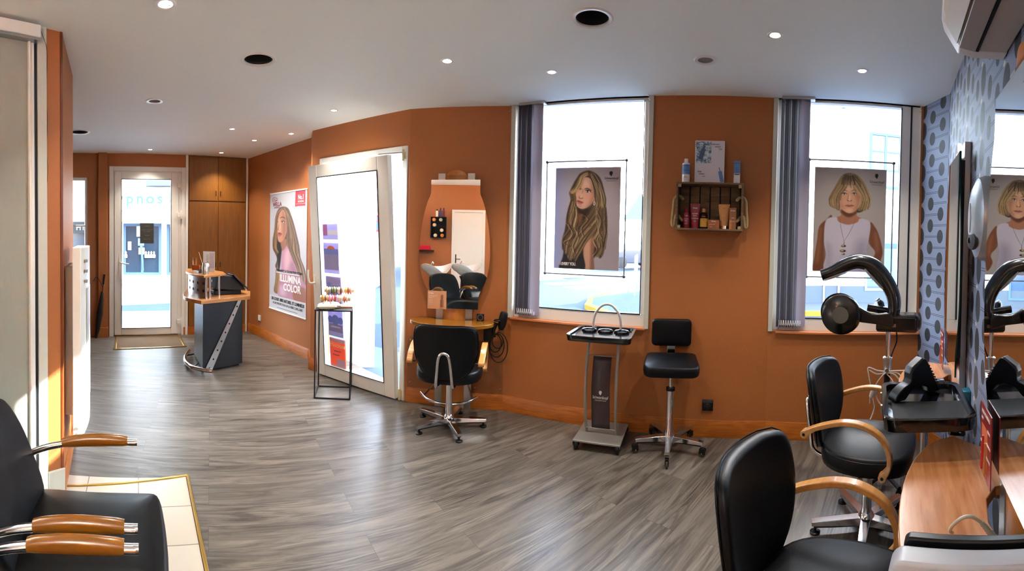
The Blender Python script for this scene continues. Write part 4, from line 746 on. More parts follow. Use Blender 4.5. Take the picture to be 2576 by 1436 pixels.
t = thing('timer', 'black square timer standing on the shelf right of the mirror by the side door', 'timer', FM.at(.665, -.06, .776), FM.a); obj('case', M().box(-.032, .032, -.02, .0, 0, .06), BLACK, t, bevel=.004)
m = M(); [m.cyl(.0022, -.0215, -.02, 8, (.022 * math.cos(a), 0, .03 + .022 * math.sin(a)), 'y') for a in [i * PI / 6 for i in range(12)]]; obj('dial_dots', m, WINK, t)
t = thing('hair_clipper_holder', 'black hair dryer hanging in a side holder right of the honey wood shelf', 'hair dryer', FM.at(.80, -.08, .62), FM.a)
obj('holder', M().box(-.10, -.03, -.05, .03, .0, .12), BLACK, t, bevel=.004); obj('holder_ring', M().tube([(.02 + .035 * math.cos(a), -.01 + .035 * math.sin(a), .17) for a in [2 * PI * i / 16 for i in range(16)]], .006, 8, closed=True), BLACK, t)
m = M(); m.lathe([(.022, .10), (.034, .13), (.037, .19), (.034, .235), (.026, .25), (.0001, .252)], 20, (.025, -.01, 0)); m.xf(Matrix.Translation((0, 0, 0)) @ Matrix.Rotation(.18, 4, 'Y')); obj('barrel', m, BLACK, t)
m = M(); m.tube([(.0, -.01, .15), (-.02, -.02, .08), (-.01, -.02, .03)], [.02, .016, .014], 10); obj('grip', m, BLACK, t)
for i, (rx, rz_, dz) in enumerate(((.05, .075, .06), (.065, .10, .045), (.045, .06, .08), (.075, .125, .03))): obj('cable_loop', M().tube([(.0 + rx * math.cos(a) + .01 * i, -.03 - .006 * i, dz - .08 + rz_ * math.sin(a)) for a in [2 * PI * q / 22 for q in range(22)]], .0042, 6, closed=True), BLACK, t)
# disc and cards on the wallpapered wall
t = thing('wall_disc', 'large domed grey plastic disc device on the wallpaper between the two right mirrors', 'wall device', FR2.at(1.42, 0, 1.62), FR2.a)
m = M(); m.lathe([(.155, 0), (.155, -.02), (.145, -.045), (.11, -.062), (.06, -.07), (.0001, -.072)], 40, ax='y'); m.xf(Matrix.Scale(1.1, 4, (0, 0, 1))); obj('shell', m, mat('silver_grey_plastic', (150, 158, 166), .3, metal=.3), t)
m = M(); m.prism([(-.02, 0), (0, .05), (.02, 0), (0, -.05)], -.0735, -.071, 'y'); m.xf(Matrix.Scale(1.2, 4, (0, 0, 1))); obj('embossed_diamond', m, GREYP, t, bevel=.001); obj('vent_patch', M().lathe([(.10, -.055), (.09, -.066), (.03, -.0725)], 24, (.0, 0, 0), 'y', close=False).xf(Matrix.Translation((0, 0, -.09)) @ Matrix.Scale(.4, 4, (0, 0, 1))), BLACKM, t)
t = thing('wall_hook', 'small clear suction hook on the wallpaper just left of the grey disc', 'hook', FR2.at(1.18, 0, 1.6), FR2.a); obj('pad', M().cyl(.02, -.008, 0, 16, ax='y'), ACRY, t); obj('hook', M().tube([(0, -.008, 0), (0, -.03, -.005), (0, -.032, .012)], .004, 8), CHROME, t)
RC = mat('red_card', (140, 36, 34), .35); RC2 = mat('orange_card_print', (206, 112, 70), .4)  # flat red and orange print colours of the cards
def redcard(s, label, z=.80):
    t = thing('product_card', label, 'card', FR2.at(s, -.075, z), FR2.a, group='red product cards at the right mirrors'); obj('sheet', M().box(0, .15, -.003, 0, 0, .21), RC, t)
    obj('printed_panel', M().box(.02, .10, -.0036, -.003, .01, .15), RC2, t); obj('printed_bottle', M().cyl(.009, .02, .12, 12, (.05, -.004, 0), r2=.005), mat('red_bottle_print', (170, 24, 30), .3), t); obj('printed_bottle', M().cyl(.009, .02, .11, 12, (.085, -.004, 0), r2=.005), GOLDP, t)
    text('lettering', 'ULTIMATE REPAIR', .014, WINK, t, (.075, -.0042, .185)); [text('lettering', b, .010, WINK, t, (x, -.0042, z_)) for b, x, z_ in (('LISSE', .03, .165), ('RÉPARE', .12, .15), ('DOUCEUR', .12, .11), ('FORCE', .025, .09), ('BRILLANCE', .12, .07), ('SOIN', .025, .05))]; return t
redcard(1.77, 'red and orange product card at the lower left of the right foreground mirror', .80); redcard(.50, 'red product card at the left edge of the mirror nearest the window corner', .80)
# ------------------------------------------------------------------ air conditioner
t = thing('air_conditioner', 'long off-white wall air conditioner at the top right above the wallpaper', 'air conditioner', FR2.at(1.645, 0, -.045), FR2.a)
prof = [(-.002, 2.22), (-.11, 2.215), (-.165, 2.225), (-.215, 2.30), (-.225, 2.34), (-.22, 2.52), (-.18, 2.545), (-.002, 2.545)]
m = M(); m.prism(prof, 0, .85, 'x'); obj('casing', m, ACW, t, bevel=.006)
obj('end_cap', M().prism([(y * 1.01 if y < -.01 else y, (z - 2.38) * 1.015 + 2.38) for y, z in prof], -.008, .05, 'x'), WHITEP, t, bevel=.004)
m = M(); m.prism([(-.115, 2.213), (-.172, 2.222), (-.172, 2.216), (-.116, 2.206)], .055, .87, 'x'); obj('louvre', m, ACG, t, bevel=.002)
m = M(); m.box(.055, .87, -.114, -.104, 2.208, 2.222); obj('outlet_slot', m, DARK, t); obj('front_flap', M().prism([(-.175, 2.232), (-.219, 2.300), (-.224, 2.297), (-.180, 2.226)], .06, .87, 'x'), ACW, t, bevel=.001)
# ------------------------------------------------------------------ crate shelf and its bottles
t = thing('crate_shelf', 'weathered wooden crate with rope handles hung as a shelf on the orange pier', 'shelf', FB.at(.215, 0, 1.575), FB.a)
W_, H_, D_ = .49, .35, .17
for nm, b in (('top_board', (0, W_, -D_, 0, H_ - .014, H_)), ('bottom_board', (0, W_, -D_, 0, 0, .014)), ('side_board', (0, .014, -D_, 0, .014, H_ - .014)), ('side_board', (W_ - .014, W_, -D_, 0, .014, H_ - .014))): obj(nm, M().box(*b), CRATE, t, bevel=.002)
obj('back_panel', M().box(.014, W_ - .014, -.0018, -.0003, .014, H_ - .014), DARK, t)
for i in range(6): obj('back_slat', M().box(.016 + i * .077, .016 + i * .077 + .069, -.012, -.002, .014, H_ - .014), CRATE, t, bevel=.002)
for x in (.014, W_ - .036):
    for z in (.014, H_ - .036): obj('corner_block', M().box(x, x + .022, -D_, -D_ + .02, z, z + .022), ROPE, t)
for sx in (0, 1):
    x0 = -.005 if not sx else W_ + .005; dx = -1 if not sx else 1
    obj('rope_handle', M().tube(catmull([(x0 - dx * .03, -.09, H_ - .10), (x0, -.09, H_ - .10), (x0 + dx * .018, -.09, H_ - .13), (x0 + dx * .022, -.09, .16), (x0 + dx * .03, -.09, .05), (x0 + dx * .016, -.09, .03), (x0 + dx * .008, -.09, .08), (x0, -.09, .11), (x0 - dx * .03, -.09, .10)], 5), .011, 8), ROPE, t)
    for z in (H_ - .10, .09): m = M(); [m.sphere(.012, (x0 - dx * (.03 + .009 * q), -.09 - .006 * q, z - .009 * q), 8) for q in range(3)]; obj('rope_knot', m, ROPE, t)
def bottle(name, label, cat, F, s, z, y, prof, mt, capprof, capm, words=(), lab=None, rnd=24, grp=None):
    t = thing(name, label, cat, F.at(s, y, z), F.a, group=grp); obj('body', M().lathe(prof, rnd), mt, t)
    if capprof: obj('cap', M().lathe(capprof, rnd), capm, t)
    if lab: obj('label_band', M().lathe([(prof[1][0] + .0006, lab[0]), (prof[1][0] + .0006, lab[1])], rnd, close=False), lab[2], t)
    for b, sz, zz, mm in words: text('lettering', b, sz, mm, t, (0, -prof[1][0] - .0015, zz), sx=.8)
    return t
def tube_pack(label, s, z, y, w, h, mt, words, capm=None, F=FB, name='product_tube'):
    t = thing(name, label, 'tube', F.at(s, y, z), F.a); a = w * .36; m = M()
    def f(u, v):
        ang = 2 * PI * u; k = v; rx = a + (w / 2 - a) * k; ry = a * .8 * (1 - k) + .0015; return (rx * math.cos(ang), ry * math.sin(ang), .022 + (h - .022) * v)
    m.grid(f, 20, 8, closeu=True); obj('body', m, mt, t); obj('crimp', M().box(-w / 2, w / 2, -.002, .002, h - .004, h + .004), mt, t); obj('cap', M().cyl(a * 1.0, 0, .024, 20), capm or mt, t)
    for b, sz, zz, mm in words: text('lettering', b, sz, mm, t, (0, -a * .8 * (1 - (zz - .02) / h) - .003, zz), sx=.85, rot=(PI / 2 - .04, 0, 0))
    return t
def carton(label, F, s, z, y, w, d, h, mt, name='product_box', bev=.001):
    t = thing(name, label, 'box', F.at(s, y, z), F.a); obj('carton', M().box(-w / 2, w / 2, -d / 2, d / 2, 0, h), mt, t, bevel=bev); return t
zt, zb_ = 1.9255, 1.5895
t = bottle('shampoo_bottle', 'white bottle with a blue label standing left on top of the crate shelf', 'bottle', FB, .275, zt, -.08, [(.028, 0), (.029, .004), (.029, .145), (.022, .152), (.015, .155)], WHITEP, [(.014, .155), (.0145, .158), (.014, .182), (.0001, .183)], WHITEP, [('elements', .011, .125, INK), ('SHAMPOO', .009, .09, INK), ('250 ml', .012, .04, INK)], (.065, .138, BLUEP))
t = carton('tall blue and white carton standing right on top of the crate shelf', FB, .655, zt, -.08, .046, .04, .17, PAPER); obj('blue_panel', M().box(-.0235, .0235, -.0206, .0206, .08, .1705), BLUEP, t); [text('lettering', b, sz, INK, t, (0, -.0215, z)) for b, sz, z in (('elements', .011, .152), ('Serum', .007, .12), ('Calming', .007, .105), ('scalp', .007, .09), ('CALMING', .007, .065), ('30 ml', .006, .01))]; obj('stripe', M().box(-.019, .019, -.0212, -.0206, .070, .075), INK, t)
t = thing('display_board', 'white product display board with a blue ice picture on top of the crate shelf', 'display board', FB.at(.338, -.05, zt), FB.a); obj('board', M().box(0, .222, -.01, .0, 0, .325), mat('lilac_white_board', (214, 212, 222), .4), t, bevel=.001)
m, N_, K_, B_ = new_mat('ice_photo'); nz = N_.new('ShaderNodeTexVoronoi'); nz.inputs['Scale'].default_value = 60; nz.feature = 'F1'; n2 = N_.new('ShaderNodeTexNoise'); n2.inputs['Scale'].default_value = 25; rp = N_.new('ShaderNodeValToRGB'); rp.color_ramp.elements[0].color = L((56, 96, 126)); rp.color_ramp.elements[0].position = .38; rp.color_ramp.elements[1].color = L((206, 222, 232)); rp.color_ramp.elements[1].position = .62
tcn = N_.new('ShaderNodeTexCoord'); K_.new(tcn.outputs['Object'], n2.inputs[0]); n2.inputs['Detail'].default_value = 8; n2.inputs['Distortion'].default_value = 2; K_.new(n2.outputs[0], rp.inputs[0]); K_.new(rp.outputs[0], B_.inputs[0])
obj('ice_picture', M().box(.006, .122, -.0108, -.01, .157, .318), m, t); mb = M(); mb.prism(rrect(-.017, .017, -.055, .03, .008), -.0122, -.0108, 'y'); mb.box(-.009, .009, -.0122, -.0108, .03, .055); mb.xf(Matrix.Translation((.055, 0, .235)) @ Matrix.Rotation(.28, 4, 'Y')); obj('printed_bottle', mb, mat('slate_blue_print', (70, 96, 130), .4), t)
mb = M(); mb.prism(rrect(-.014, .014, -.045, .04, .008), -.0118, -.0102, 'y'); mb.box(-.003, .003, -.0118, -.0102, .04, .07); mb.xf(Matrix.Translation((.198, 0, .06)) @ Matrix.Rotation(-.22, 4, 'Y')); obj('printed_dropper', mb, BLUEP, t)
for b, sz, x, z, in (('SHAMPOOING', .0095, .15, .295), ('APAISANT', .0095, .17, .277), ('CUIR', .0095, .19, .259), ('SÉRUM', .0095, .036, .09), ('APAISANT', .0095, .054, .072), ('SOIN', .0095, .07, .054)): text('lettering', b, sz, INK, t, (x, -.0108, z), bold=.0002)
yb = -.095
bottle('shampoo_bottle', 'dark red shampoo bottle, leftmost inside the crate shelf', 'bottle', FB, .288, zb_, yb, [(.026, 0), (.027, .004), (.027, .09), (.018, .115), (.013, .12)], REDP, [(.013, .12), (.0135, .122), (.014, .15), (.0001, .151)], REDP, [('Wella', .014, .088, WINK), ('ULTIMATE', .009, .065, WINK), ('REPAIR', .009, .052, WINK), ('SHAMPOO', .007, .03, WINK)])
tube_pack('tall crimson conditioner tube standing inside the crate shelf', .352, zb_, yb, .078, .18, REDP, [('Wella', .018, .145, WINK), ('ULTIMATE', .011, .105, WINK), ('REPAIR', .011, .09, WINK), ('CONDITIONER', .009, .07, WINK), ('SOIN', .008, .05, WINK)])
bottle('oil_bottle', 'clear amber oil bottle with a gold cap in the middle of the crate shelf', 'bottle', FB, .418, zb_, yb, [(.028, 0), (.029, .004), (.029, .095), (.022, .115), (.013, .12)], glass_mat('smoky_glass', (.55, .5, .42), ior=1.45), [(.013, .12), (.016, .122), (.016, .148), (.0001, .149)], GOLDP, [('Wella', .014, .085, GOLDP), ('OIL', .012, .06, INK)], (.012, .075, mat('gold_oil', (186, 146, 62), .3)))
t = carton('low brown carton lying in the middle of the crate shelf', FB, .492, zb_, yb, .085, .07, .065, COPPER); text('lettering', 'Wella', .014, WINK, t, (0, -.0365, .05)); text('lettering', 'LUXE MASK', .008, WINK, t, (-.01, -.0365, .03)); text('lettering', '150 ml', .007, WINK, t, (-.018, -.0365, .012))
tube_pack('bronze conditioner tube standing right inside the crate shelf', .568, zb_, yb, .085, .18, GOLDP, [('Wella', .012, .15, COPPER), ('LUXE', .012, .08, COPPER), ('OIL', .012, .066, COPPER)], CHROME)
t = carton('tall brown carton, rightmost inside the crate shelf', FB, .632, zb_, yb, .05, .05, .158, mat('brown_card', (150, 96, 62), .45)); text('lettering', 'Wella', .015, WINK, t, (0, -.0265, .132)); text('lettering', 'LUXE', .009, WINK, t, (0, -.0265, .08)); text('lettering', 'OIL ELIXIR', .008, WINK, t, (0, -.0265, .055)); obj('side_panel', M().box(-.0255, -.008, -.0258, -.025, .0, .07), GOLDP, t)
# ------------------------------------------------------------------ salon chairs with bentwood arms
def star_base(t, n_legs=5, R_=.285, a0=0, glide=True, legm=None, hub_r=.034, zt_=.075):
    for i in range(n_legs):
        a = a0 + 2 * PI * i / n_legs; m = M(); k = 6; prof = []
        for q in range(k + 1):
            r = .025 + (R_ - .025) * q / k; zz = zt_ - .010 * (q / k) ** 2; hw = .029 - .009 * q / k; th = .038 - .018 * q / k; prof.append((r, zz, hw, th))
        def f(u, v): p = prof[int(round(u * k))]; c_ = [(-p[2], p[1] - p[3]), (-p[2] * .9, p[1]), (p[2] * .9, p[1]), (p[2], p[1] - p[3])][int(round(v * 3))]; return (p[0], c_[0], c_[1])
        m.grid(f, k, 3); m.add([f(0, 0), f(0, 1 / 3), f(0, 2 / 3), f(0, 1)], [(0, 1, 2, 3)]); m.add([f(1, 0), f(1, 1 / 3), f(1, 2 / 3), f(1, 1)], [(3, 2, 1, 0)])
        lg = obj('leg', m, legm or CHROME, t, ang=50, bevel=.002, rz=a); obj('underside', M().prism([(.03, .022), (.03, -.022), (R_ - .012, -.014), (R_ - .012, .014)], zt_ - .042, zt_ - .016), BLACKM, lg)
        if glide: obj('glide', M().lathe([(.027, 0), (.028, .008), (.020, .013), (.008, .016), (.008, zt_ - .03)], 16, (R_ - .02, 0, 0)), BLACK, lg)
        else:
            m = M(); m.cyl(.026, -.006, .006, 18, (R_ - .005, 0, .0265), 'y'); cs = obj('caster_wheel', m, mat('amber_wheel', (70, 62, 44), .3), lg); m = M(); m.box(R_ - .024, R_ + .02, -.013, -.008, .02, .060); m.box(R_ - .024, R_ + .02, .008, .013, .02, .060); m.box(R_ - .02, R_ + .012, -.013, .013, .056, .062); obj('caster_fork', m, BLACK, lg, bevel=.002); obj('axle', M().cyl(.004, -.016, .016, 8, (R_ - .005, 0, .0265), 'y'), CHROME, cs)
def cushion(outline, z0, z1, inset=.03, puff=.012, n=6, bottom=.6):
    """rounded upholstered pad from a closed plan outline"""
    m = M(); N = len(outline); cx = sum(p[0] for p in outline) / N; cy = sum(p[1] for p in outline) / N; rings = []
    H = z1 - z0
    for (k, zz) in [(1 - inset * 4 * bottom, z0), (1 - inset * 1.2 * bottom, z0 + H * .06), (1.0, z0 + H * .35), (1.0, z0 + H * .62), (1 - inset * .35, z0 + H * .86), (1 - inset * 1.3, z0 + H * .97), (1 - inset * 3, z1), (.6, z1 + puff * .7), (.25, z1 + puff), (.02, z1 + puff)]: rings.append([(cx + (p[0] - cx) * k, cy + (p[1] - cy) * k, zz) for p in outline])
    vs = [v for r_ in rings for v in r_]; fs = []
    for r_ in range(len(rings) - 1):
        for i in range(N): j = (i + 1) % N; fs.append((r_ * N + i, r_ * N + j, (r_ + 1) * N + j, (r_ + 1) * N + i))
    fs.append(tuple(range(N))[::-1]); fs.append(tuple((len(rings) - 1) * N + i for i in range(N))); return m.add(vs, fs)
def styling_chair(label, loc, rz, a0=0):
    t = thing('salon_chair', label, 'chair', loc, rz, group='black salon chairs with bentwood arms')
    star_base(t, 5, .29, a0)
    obj('column', M().lathe([(.045, .035), (.045, .07), (.036, .09), (.027, .10), (.027, .375), (.0001, .375)], 24), CHROME, t)
    obj('seat_plate', M().box(-.11, .11, -.13, .13, .372, .392), BLACKM, t, bevel=.004)
    ol = catmull([(0, .245), (.13, .24), (.215, .20), (.25, .10), (.255, -.02), (.225, -.14), (.14, -.215), (0, -.235), (-.14, -.215), (-.225, -.14), (-.255, -.02), (-.25, .10), (-.215, .20), (-.13, .24)], 3, True)
    obj('seat', cushion(ol, .395, .485, .03, .016), LEATH, t, ang=60); obj('seat_piping', M().tube([(x * .985, y * .985, .468) for x, y in ol], .0035, 6, closed=True), LEATH2, t)
    # backrest: curved shell
    bz = [(.435, .10), (.455, .135), (.50, .185), (.56, .222), (.64, .243), (.72, .247), (.79, .24), (.83, .225), (.85, .19), (.858, .12)]
    def back(yoff, k, nu=14):
        rows = []
        for z, w in bz:
            w2 = w * k; zz = .64 + (z - .64) * (k if k < 1 else 1); row = []
            for i in range(nu + 1): x = w2 * (2 * i / nu - 1); row.append((x, -.245 - (zz - .45) * .16 + x * x * 1.1 + yoff, zz))
            rows.append(row)
        return rows
    fr_, bk = back(.024, .93), back(-.024, .95); mid = back(0, 1.0); m = M(); nu = 14; nz_ = len(bz)
    m.add([v for r_ in fr_ for v in r_], [(a * (nu + 1) + b, a * (nu + 1) + b + 1, (a + 1) * (nu + 1) + b + 1, (a + 1) * (nu + 1) + b) for a in range(nz_ - 1) for b in range(nu)]); m.add([v for r_ in bk for v in r_], [(a * (nu + 1) + b, (a + 1) * (nu + 1) + b, (a + 1) * (nu + 1) + b + 1, a * (nu + 1) + b + 1) for a in range(nz_ - 1) for b in range(nu)])
    per = [(0, i) for i in range(nu + 1)] + [(a, nu) for a in range(1, nz_)] + [(nz_ - 1, i) for i in range(nu - 1, -1, -1)] + [(a, 0) for a in range(nz_ - 2, 0, -1)]
    o1 = 0; o2 = nz_ * (nu + 1); om = len(m.v); m.v += [mid[a][b] for a, b in per]; n_ = len(per)
    for i in range(n_):
        j = (i + 1) % n_; (a, b), (c_, d_) = per[i], per[j]; m.f.append((om + i, om + j, o1 + c_ * (nu + 1) + d_, o1 + a * (nu + 1) + b)); m.m.append(0); m.f.append((om + j, om + i, o2 + a * (nu + 1) + b, o2 + c_ * (nu + 1) + d_)); m.m.append(0)
    obj('backrest', m, LEATH, t, sub=1); obj('back_piping', M().tube([(mid[a][b][0] * .975, mid[a][b][1] - .016, .64 + (mid[a][b][2] - .64) * .985) for a, b in per], .003, 6, closed=True), LEATH2, t)
    obj('back_tube', M().tube(catmull([(-.058, -.13, .375), (-.062, -.22, .38), (-.060, -.288, .41), (-.052, -.306, .50), (-.042, -.326, .60), (-.028, -.334, .645), (0, -.337, .66), (.028, -.334, .645), (.042, -.326, .60), (.052, -.306, .50), (.060, -.288, .41), (.062, -.22, .38), (.058, -.13, .375)], 5), .0115, 12), CHROME, t)
    for sx in (-1, 1):
        pa = catmull([(sx * .262, -.262, .575), (sx * .268, -.20, .615), (sx * .272, -.08, .655), (sx * .272, .02, .655), (sx * .27, .105, .615), (sx * .268, .15, .545), (sx * .266, .155, .475), (sx * .264, .125, .425)], 6)
        n_ = len(pa); w = [.018 + .004 * abs(2 * i / n_ - 1) for i in range(n_)]; m = M(); vs = []
        for i in range(n_):
            a = Vector(pa[max(0, i - 1)]); b = Vector(pa[min(n_ - 1, i + 1)]); d = (b - a).normalized(); up = Vector((1, 0, 0)).cross(d).normalized(); hh = .0115 + (.006 * max(0, (abs(2 * i / (n_ - 1) - 1) - .75) * 4)); c_ = Vector(pa[i])
            for (q, r_) in ((-1, -1), (1, -1), (1, 1), (-1, 1)): vs.append(c_ + Vector((q * .022, 0, 0)) + up * (r_ * hh))
        m.add(vs, [(i * 4 + j, i * 4 + (j + 1) % 4, i * 4 + 4 + (j + 1) % 4, i * 4 + 4 + j) for i in range(n_ - 1) for j in range(4)] + [(0, 1, 2, 3), tuple((n_ - 1) * 4 + j for j in range(4))[::-1]])
        for e in (0, n_ - 1): m.cyl(.020, pa[e][0] - .022, pa[e][0] + .022, 16, (0, pa[e][1], pa[e][2]), 'x')
        ar = obj('armrest', m, BEECH, t, bevel=.005, seg=3, ang=50)
        for e in (0, n_ - 1): obj('bolt', M().cyl(.0075, pa[e][0] + sx * .0215, pa[e][0] + sx * .0235, 12, (0, pa[e][1], pa[e][2]), 'x'), BLACK, ar)
        obj('arm_pin', M().cyl(.008, min(sx * .22, sx * .25), max(sx * .22, sx * .25), 10, (0, -.262, .575), 'x'), BLACK, t); obj('arm_pin', M().cyl(.008, min(sx * .20, sx * .25), max(sx * .20, sx * .25), 10, (0, .125, .425), 'x'), BLACK, t)
    return t
ch = styling_chair('black salon chair seen from behind, facing the mirror by the side door', (-.465, 3.42, 0), 0, math.radians(6))
dup(ch, (1.71, 1.61, 0), math.radians(-148), 'black salon chair under the black tray, at the table nearest the window corner')
dup(ch, (.873, .955, 0), math.radians(-148), 'black salon chair cut off by the bottom edge, at the large right foreground table')
# ------------------------------------------------------------------ wash chairs (left foreground) and their basins
def wash_chair(label, loc, rz):
    t = thing('wash_chair', label, 'chair', loc, rz, group='black wash armchairs with honey wood grips')
    ol = catmull([(-.245, .20), (-.225, .262), (-.12, .275), (0, .278), (.12, .275), (.225, .262), (.245, .20), (.245, 0), (.24, -.18), (.20, -.22), (0, -.225), (-.20, -.22), (-.24, -.18), (-.245, 0)], 3, True)
    obj('seat', cushion(ol, .36, .495, .022, .012, bottom=.5), LEATH2, t, ang=60); obj('seat_piping', M().tube([(x * .99, y * .99, .468) for x, y in ol], .004, 6, closed=True), LEATH, t)
    ob = catmull([(-.235, .50), (-.25, .62), (-.245, .74), (-.20, .845), (-.10, .875), (0, .88), (.10, .875), (.20, .845), (.245, .74), (.25, .62), (.235, .50), (.16, .46), (0, .45), (-.16, .46)], 3, True)
    m = cushion([(x, z) for x, z in ob], 0, .085, .02, .018, bottom=.7); m.v = [(x, -.19 - (z - .45) * .42 - h * -1 - .075 + .9 * x * x * .5, z) for x, z, h in m.v]; obj('backrest', m, LEATH, t, ang=60)
    obj('pedestal', M().lathe([(.22, 0), (.22, .012), (.05, .03), (.04, .05), (.04, .365)], 28), CHROME, t); obj('seat_pan', M().box(-.20, .20, -.18, .2, .345, .362), BLACKM, t, bevel=.004)
    for sx in (-1, 1):
        x = sx * .25; pa = catmull([(x, -.36, .36), (x, -.36, .46), (x, -.33, .54), (x, -.27, .60), (x, -.17, .65), (x, -.05, .677), (x, .06, .685), (x, .172, .683)], 6)
        ar = obj('armrest', M().tube(pa, .016, 14, flat=.013), CHROME, t); g = [p for p in pa if -.13 <= p[1] <= .152]; n_ = len(g)
        obj('wood_grip', M().tube([(p[0], p[1], p[2] + .006) for p in g], [.0195 * (1 if 0 < i < n_ - 1 else .86) + .006 * math.sin(PI * i / (n_ - 1)) for i in range(n_)], 16, flat=.021), BEECHD, ar, ang=60)
        obj('end_cap', M().cyl(.014, .165, .180, 16, (x, 0, .683), 'y'), CHROME, ar)
    return t
wc = wash_chair('black wash armchair with two honey wood arm grips in the left foreground', (-1.20, .825, 0), -math.radians(41.3))
dup(wc, (-.765, .445, 0), -math.radians(41.3), 'second black wash armchair, only its arm grip showing at the bottom left edge')
def basin(label, loc, rz):
    t = thing('wash_basin', label, 'basin', loc, rz, group='white backwash basins'); m = M()
    def f(u, v):
        a = 2 * PI * u; neck = max(0, math.sin(a)) ** 14; side = abs(math.cos(a - .35)) if math.cos(a) > 0 else abs(math.cos(a + .35)); rim = .10 * side ** 3 + .02 * max(0, -math.sin(a)) - .07 * neck
        if v < .5: k = v / .5; r = .10 + .90 * k ** .6; z = -.17 * (1 - k) ** 1.3 + rim * k; s_ = 1.0
        else: k = (v - .5) / .5; r = 1 - .9 * k ** 1.6; z = rim * (1 - k) - .12 * math.sin(PI / 2 * k); s_ = .955
        return (.27 * r * s_ * math.cos(a), (.36 if math.sin(a) > 0 else .34) * r * s_ * math.sin(a), z)
    m.grid(f, 40, 16, closeu=True); obj('bowl', m, PORC, t, sub=1)
    obj('pedestal', M().lathe([(.13, -.93), (.13, -.9), (.10, -.5), (.09, -.22), (.12, -.155)], 24), BLACKM, t); m = M(); m.cyl(.012, -.0, .07, 12, (0, -.20, 0)); m.tube(catmull([(0, -.20, .06), (0, -.15, .10), (0, -.10, .075)], 4), .009, 8); obj('tap', m, CHROME, t); return t
basin('white backwash basin behind the left armchair, seen on the left in the mirror', (-1.655, .175, .93), -math.radians(41.3)); basin('white backwash basin seen on the right in the mirror by the side door', (-1.215, -.215, .93), -math.radians(41.3))
# ------------------------------------------------------------------ back wall seen in the mirror
xb = lambda s: FK.at(s)
t = thing('door_3', None, None, FK.at(0), FK.a, kind='structure'); m = ring_frame(M(), 2.43, 3.17, 0, 2.06, .055, -.02, 0, wb=0); obj('door_frame', m, WHITE, t, bevel=.003); obj('door_leaf', M().box(2.485, 3.115, -.008, 0, 0, 2.0), WHITE, t)
m = M(); m.box(3.06, 3.085, -.016, -.008, .85, 1.07); m.tube([(3.072, -.016, .97), (3.072, -.05, .97), (2.97, -.05, .965)], .009, 8); obj('handle', m, mat('dark_handle', (50, 46, 42), .4, metal=.6), t)
t = thing('towel_shelf', 'black wall cubby with rolled towels seen in the mirror by the side door', 'shelf', FK.at(3.29, 0, 1.43), FK.a)
m = ring_frame(M(), 0, .34, 0, .46, .012, -.20, 0); m.box(.0, .34, -.012, 0, 0, .46); [m.box(.012, .328, -.19, -.012, .115 * i, .115 * i + .008) for i in (1, 2, 3)]; obj('case', m, BLACKM, t)
for i in range(4):
    for j in range(2):
        if (i + j) % 3 != 2 or i == 3: c = [mat('orange_towel', (214, 134, 62), .9) if 'orange_towel' not in bpy.data.materials else bpy.data.materials['orange_towel'], mat('cream_towel', (220, 208, 180), .9) if 'cream_towel' not in bpy.data.materials else bpy.data.materials['cream_towel']][(i + j) % 2]; o = obj('rolled_towel', M().lathe([(.0001, -.17), (.036, -.165), (.04, -.15), (.04, -.02), (.0001, -.015)], 18, (0, 0, 0), 'y').xf(Matrix.Rotation(.4, 4, 'Y')), c, loc=FK.at(3.29 + .085 + .15 * j + .012 * i, 0, 1.43 + .0535 + .115 * i), rz=FK.a); tag(o, ('orange', 'cream')[(i + j) % 2] + ' rolled towel in the %s row, %s side, of the black wall cubby' % (('bottom', 'second', 'third', 'top')[i], ('left', 'right')[j]), 'towel', 'rolled towels in the wall cubby')
for i, (c, h, dx, nm) in enumerate((((226, 226, 220), .15, .20, 'white'), ((60, 54, 100), .17, .12, 'violet'), ((120, 30, 60), .17, .05, 'plum'))): bottle('pump_bottle', nm + ' bottle on top of the black towel cubby, seen in the mirror', 'bottle', FK, 3.30 + dx, 1.89, -.10, [(.027, 0), (.028, .004), (.028, h * .8), (.012, h * .92)], mat(nm + '_bottle', c, .3), [(.012, h * .92), (.010, h * 1.1), (.016, h * 1.14), (.0001, h * 1.15)], BLACK)
t = thing('wall_ledge', 'short black wall ledge holding a folded red towel, seen in the mirror', 'ledge', FK.at(3.56, 0, 1.12), FK.a); obj('board', M().box(0, .5, -.18, 0, 0, .035), BLACKM, t)
o = obj('folded_towel', M().prism([(0, 0), (.30, 0), (.27, .10), (.03, .11)], -.16, -.03, 'y'), mat('red_towel', (190, 24, 44), .9), loc=FK.at(3.62, 0, 1.157), rz=FK.a, bevel=.01); tag(o, 'folded red towel on the short black ledge, seen in the mirror', 'towel')
# ------------------------------------------------------------------ rolling stool
t = thing('rolling_stool', 'black padded work stool with small back rest on chrome castors by the pier', 'stool', (1.128, 2.94, 0), math.radians(-20))
star_base(t, 5, .25, math.radians(-22), glide=False, zt_=.115)
obj('lower_column', M().lathe([(.042, .06), (.045, .12), (.030, .15), (.028, .43), (.031, .432), (.031, .445), (.0001, .446)], 24), CHROME, t); obj('collar', M().cyl(.032, .43, .45, 20), BLACK, t); obj('gas_lift', M().cyl(.014, .44, .585, 18), CHROME, t)
obj('seat_plate', M().box(-.10, .10, -.10, .12, .575, .59), BLACKM, t, bevel=.003)
ol = rrect(-.195, .195, -.185, .185, .06, 5); m = cushion(ol, .585, .655, .025, .014); m.v = [(x * (1 - .06 * (y + .185) / .37), y, z - .018 * max(0, -y / .185) ** 3) for x, y, z in m.v]; obj('seat', m, LEATH, t, ang=60)
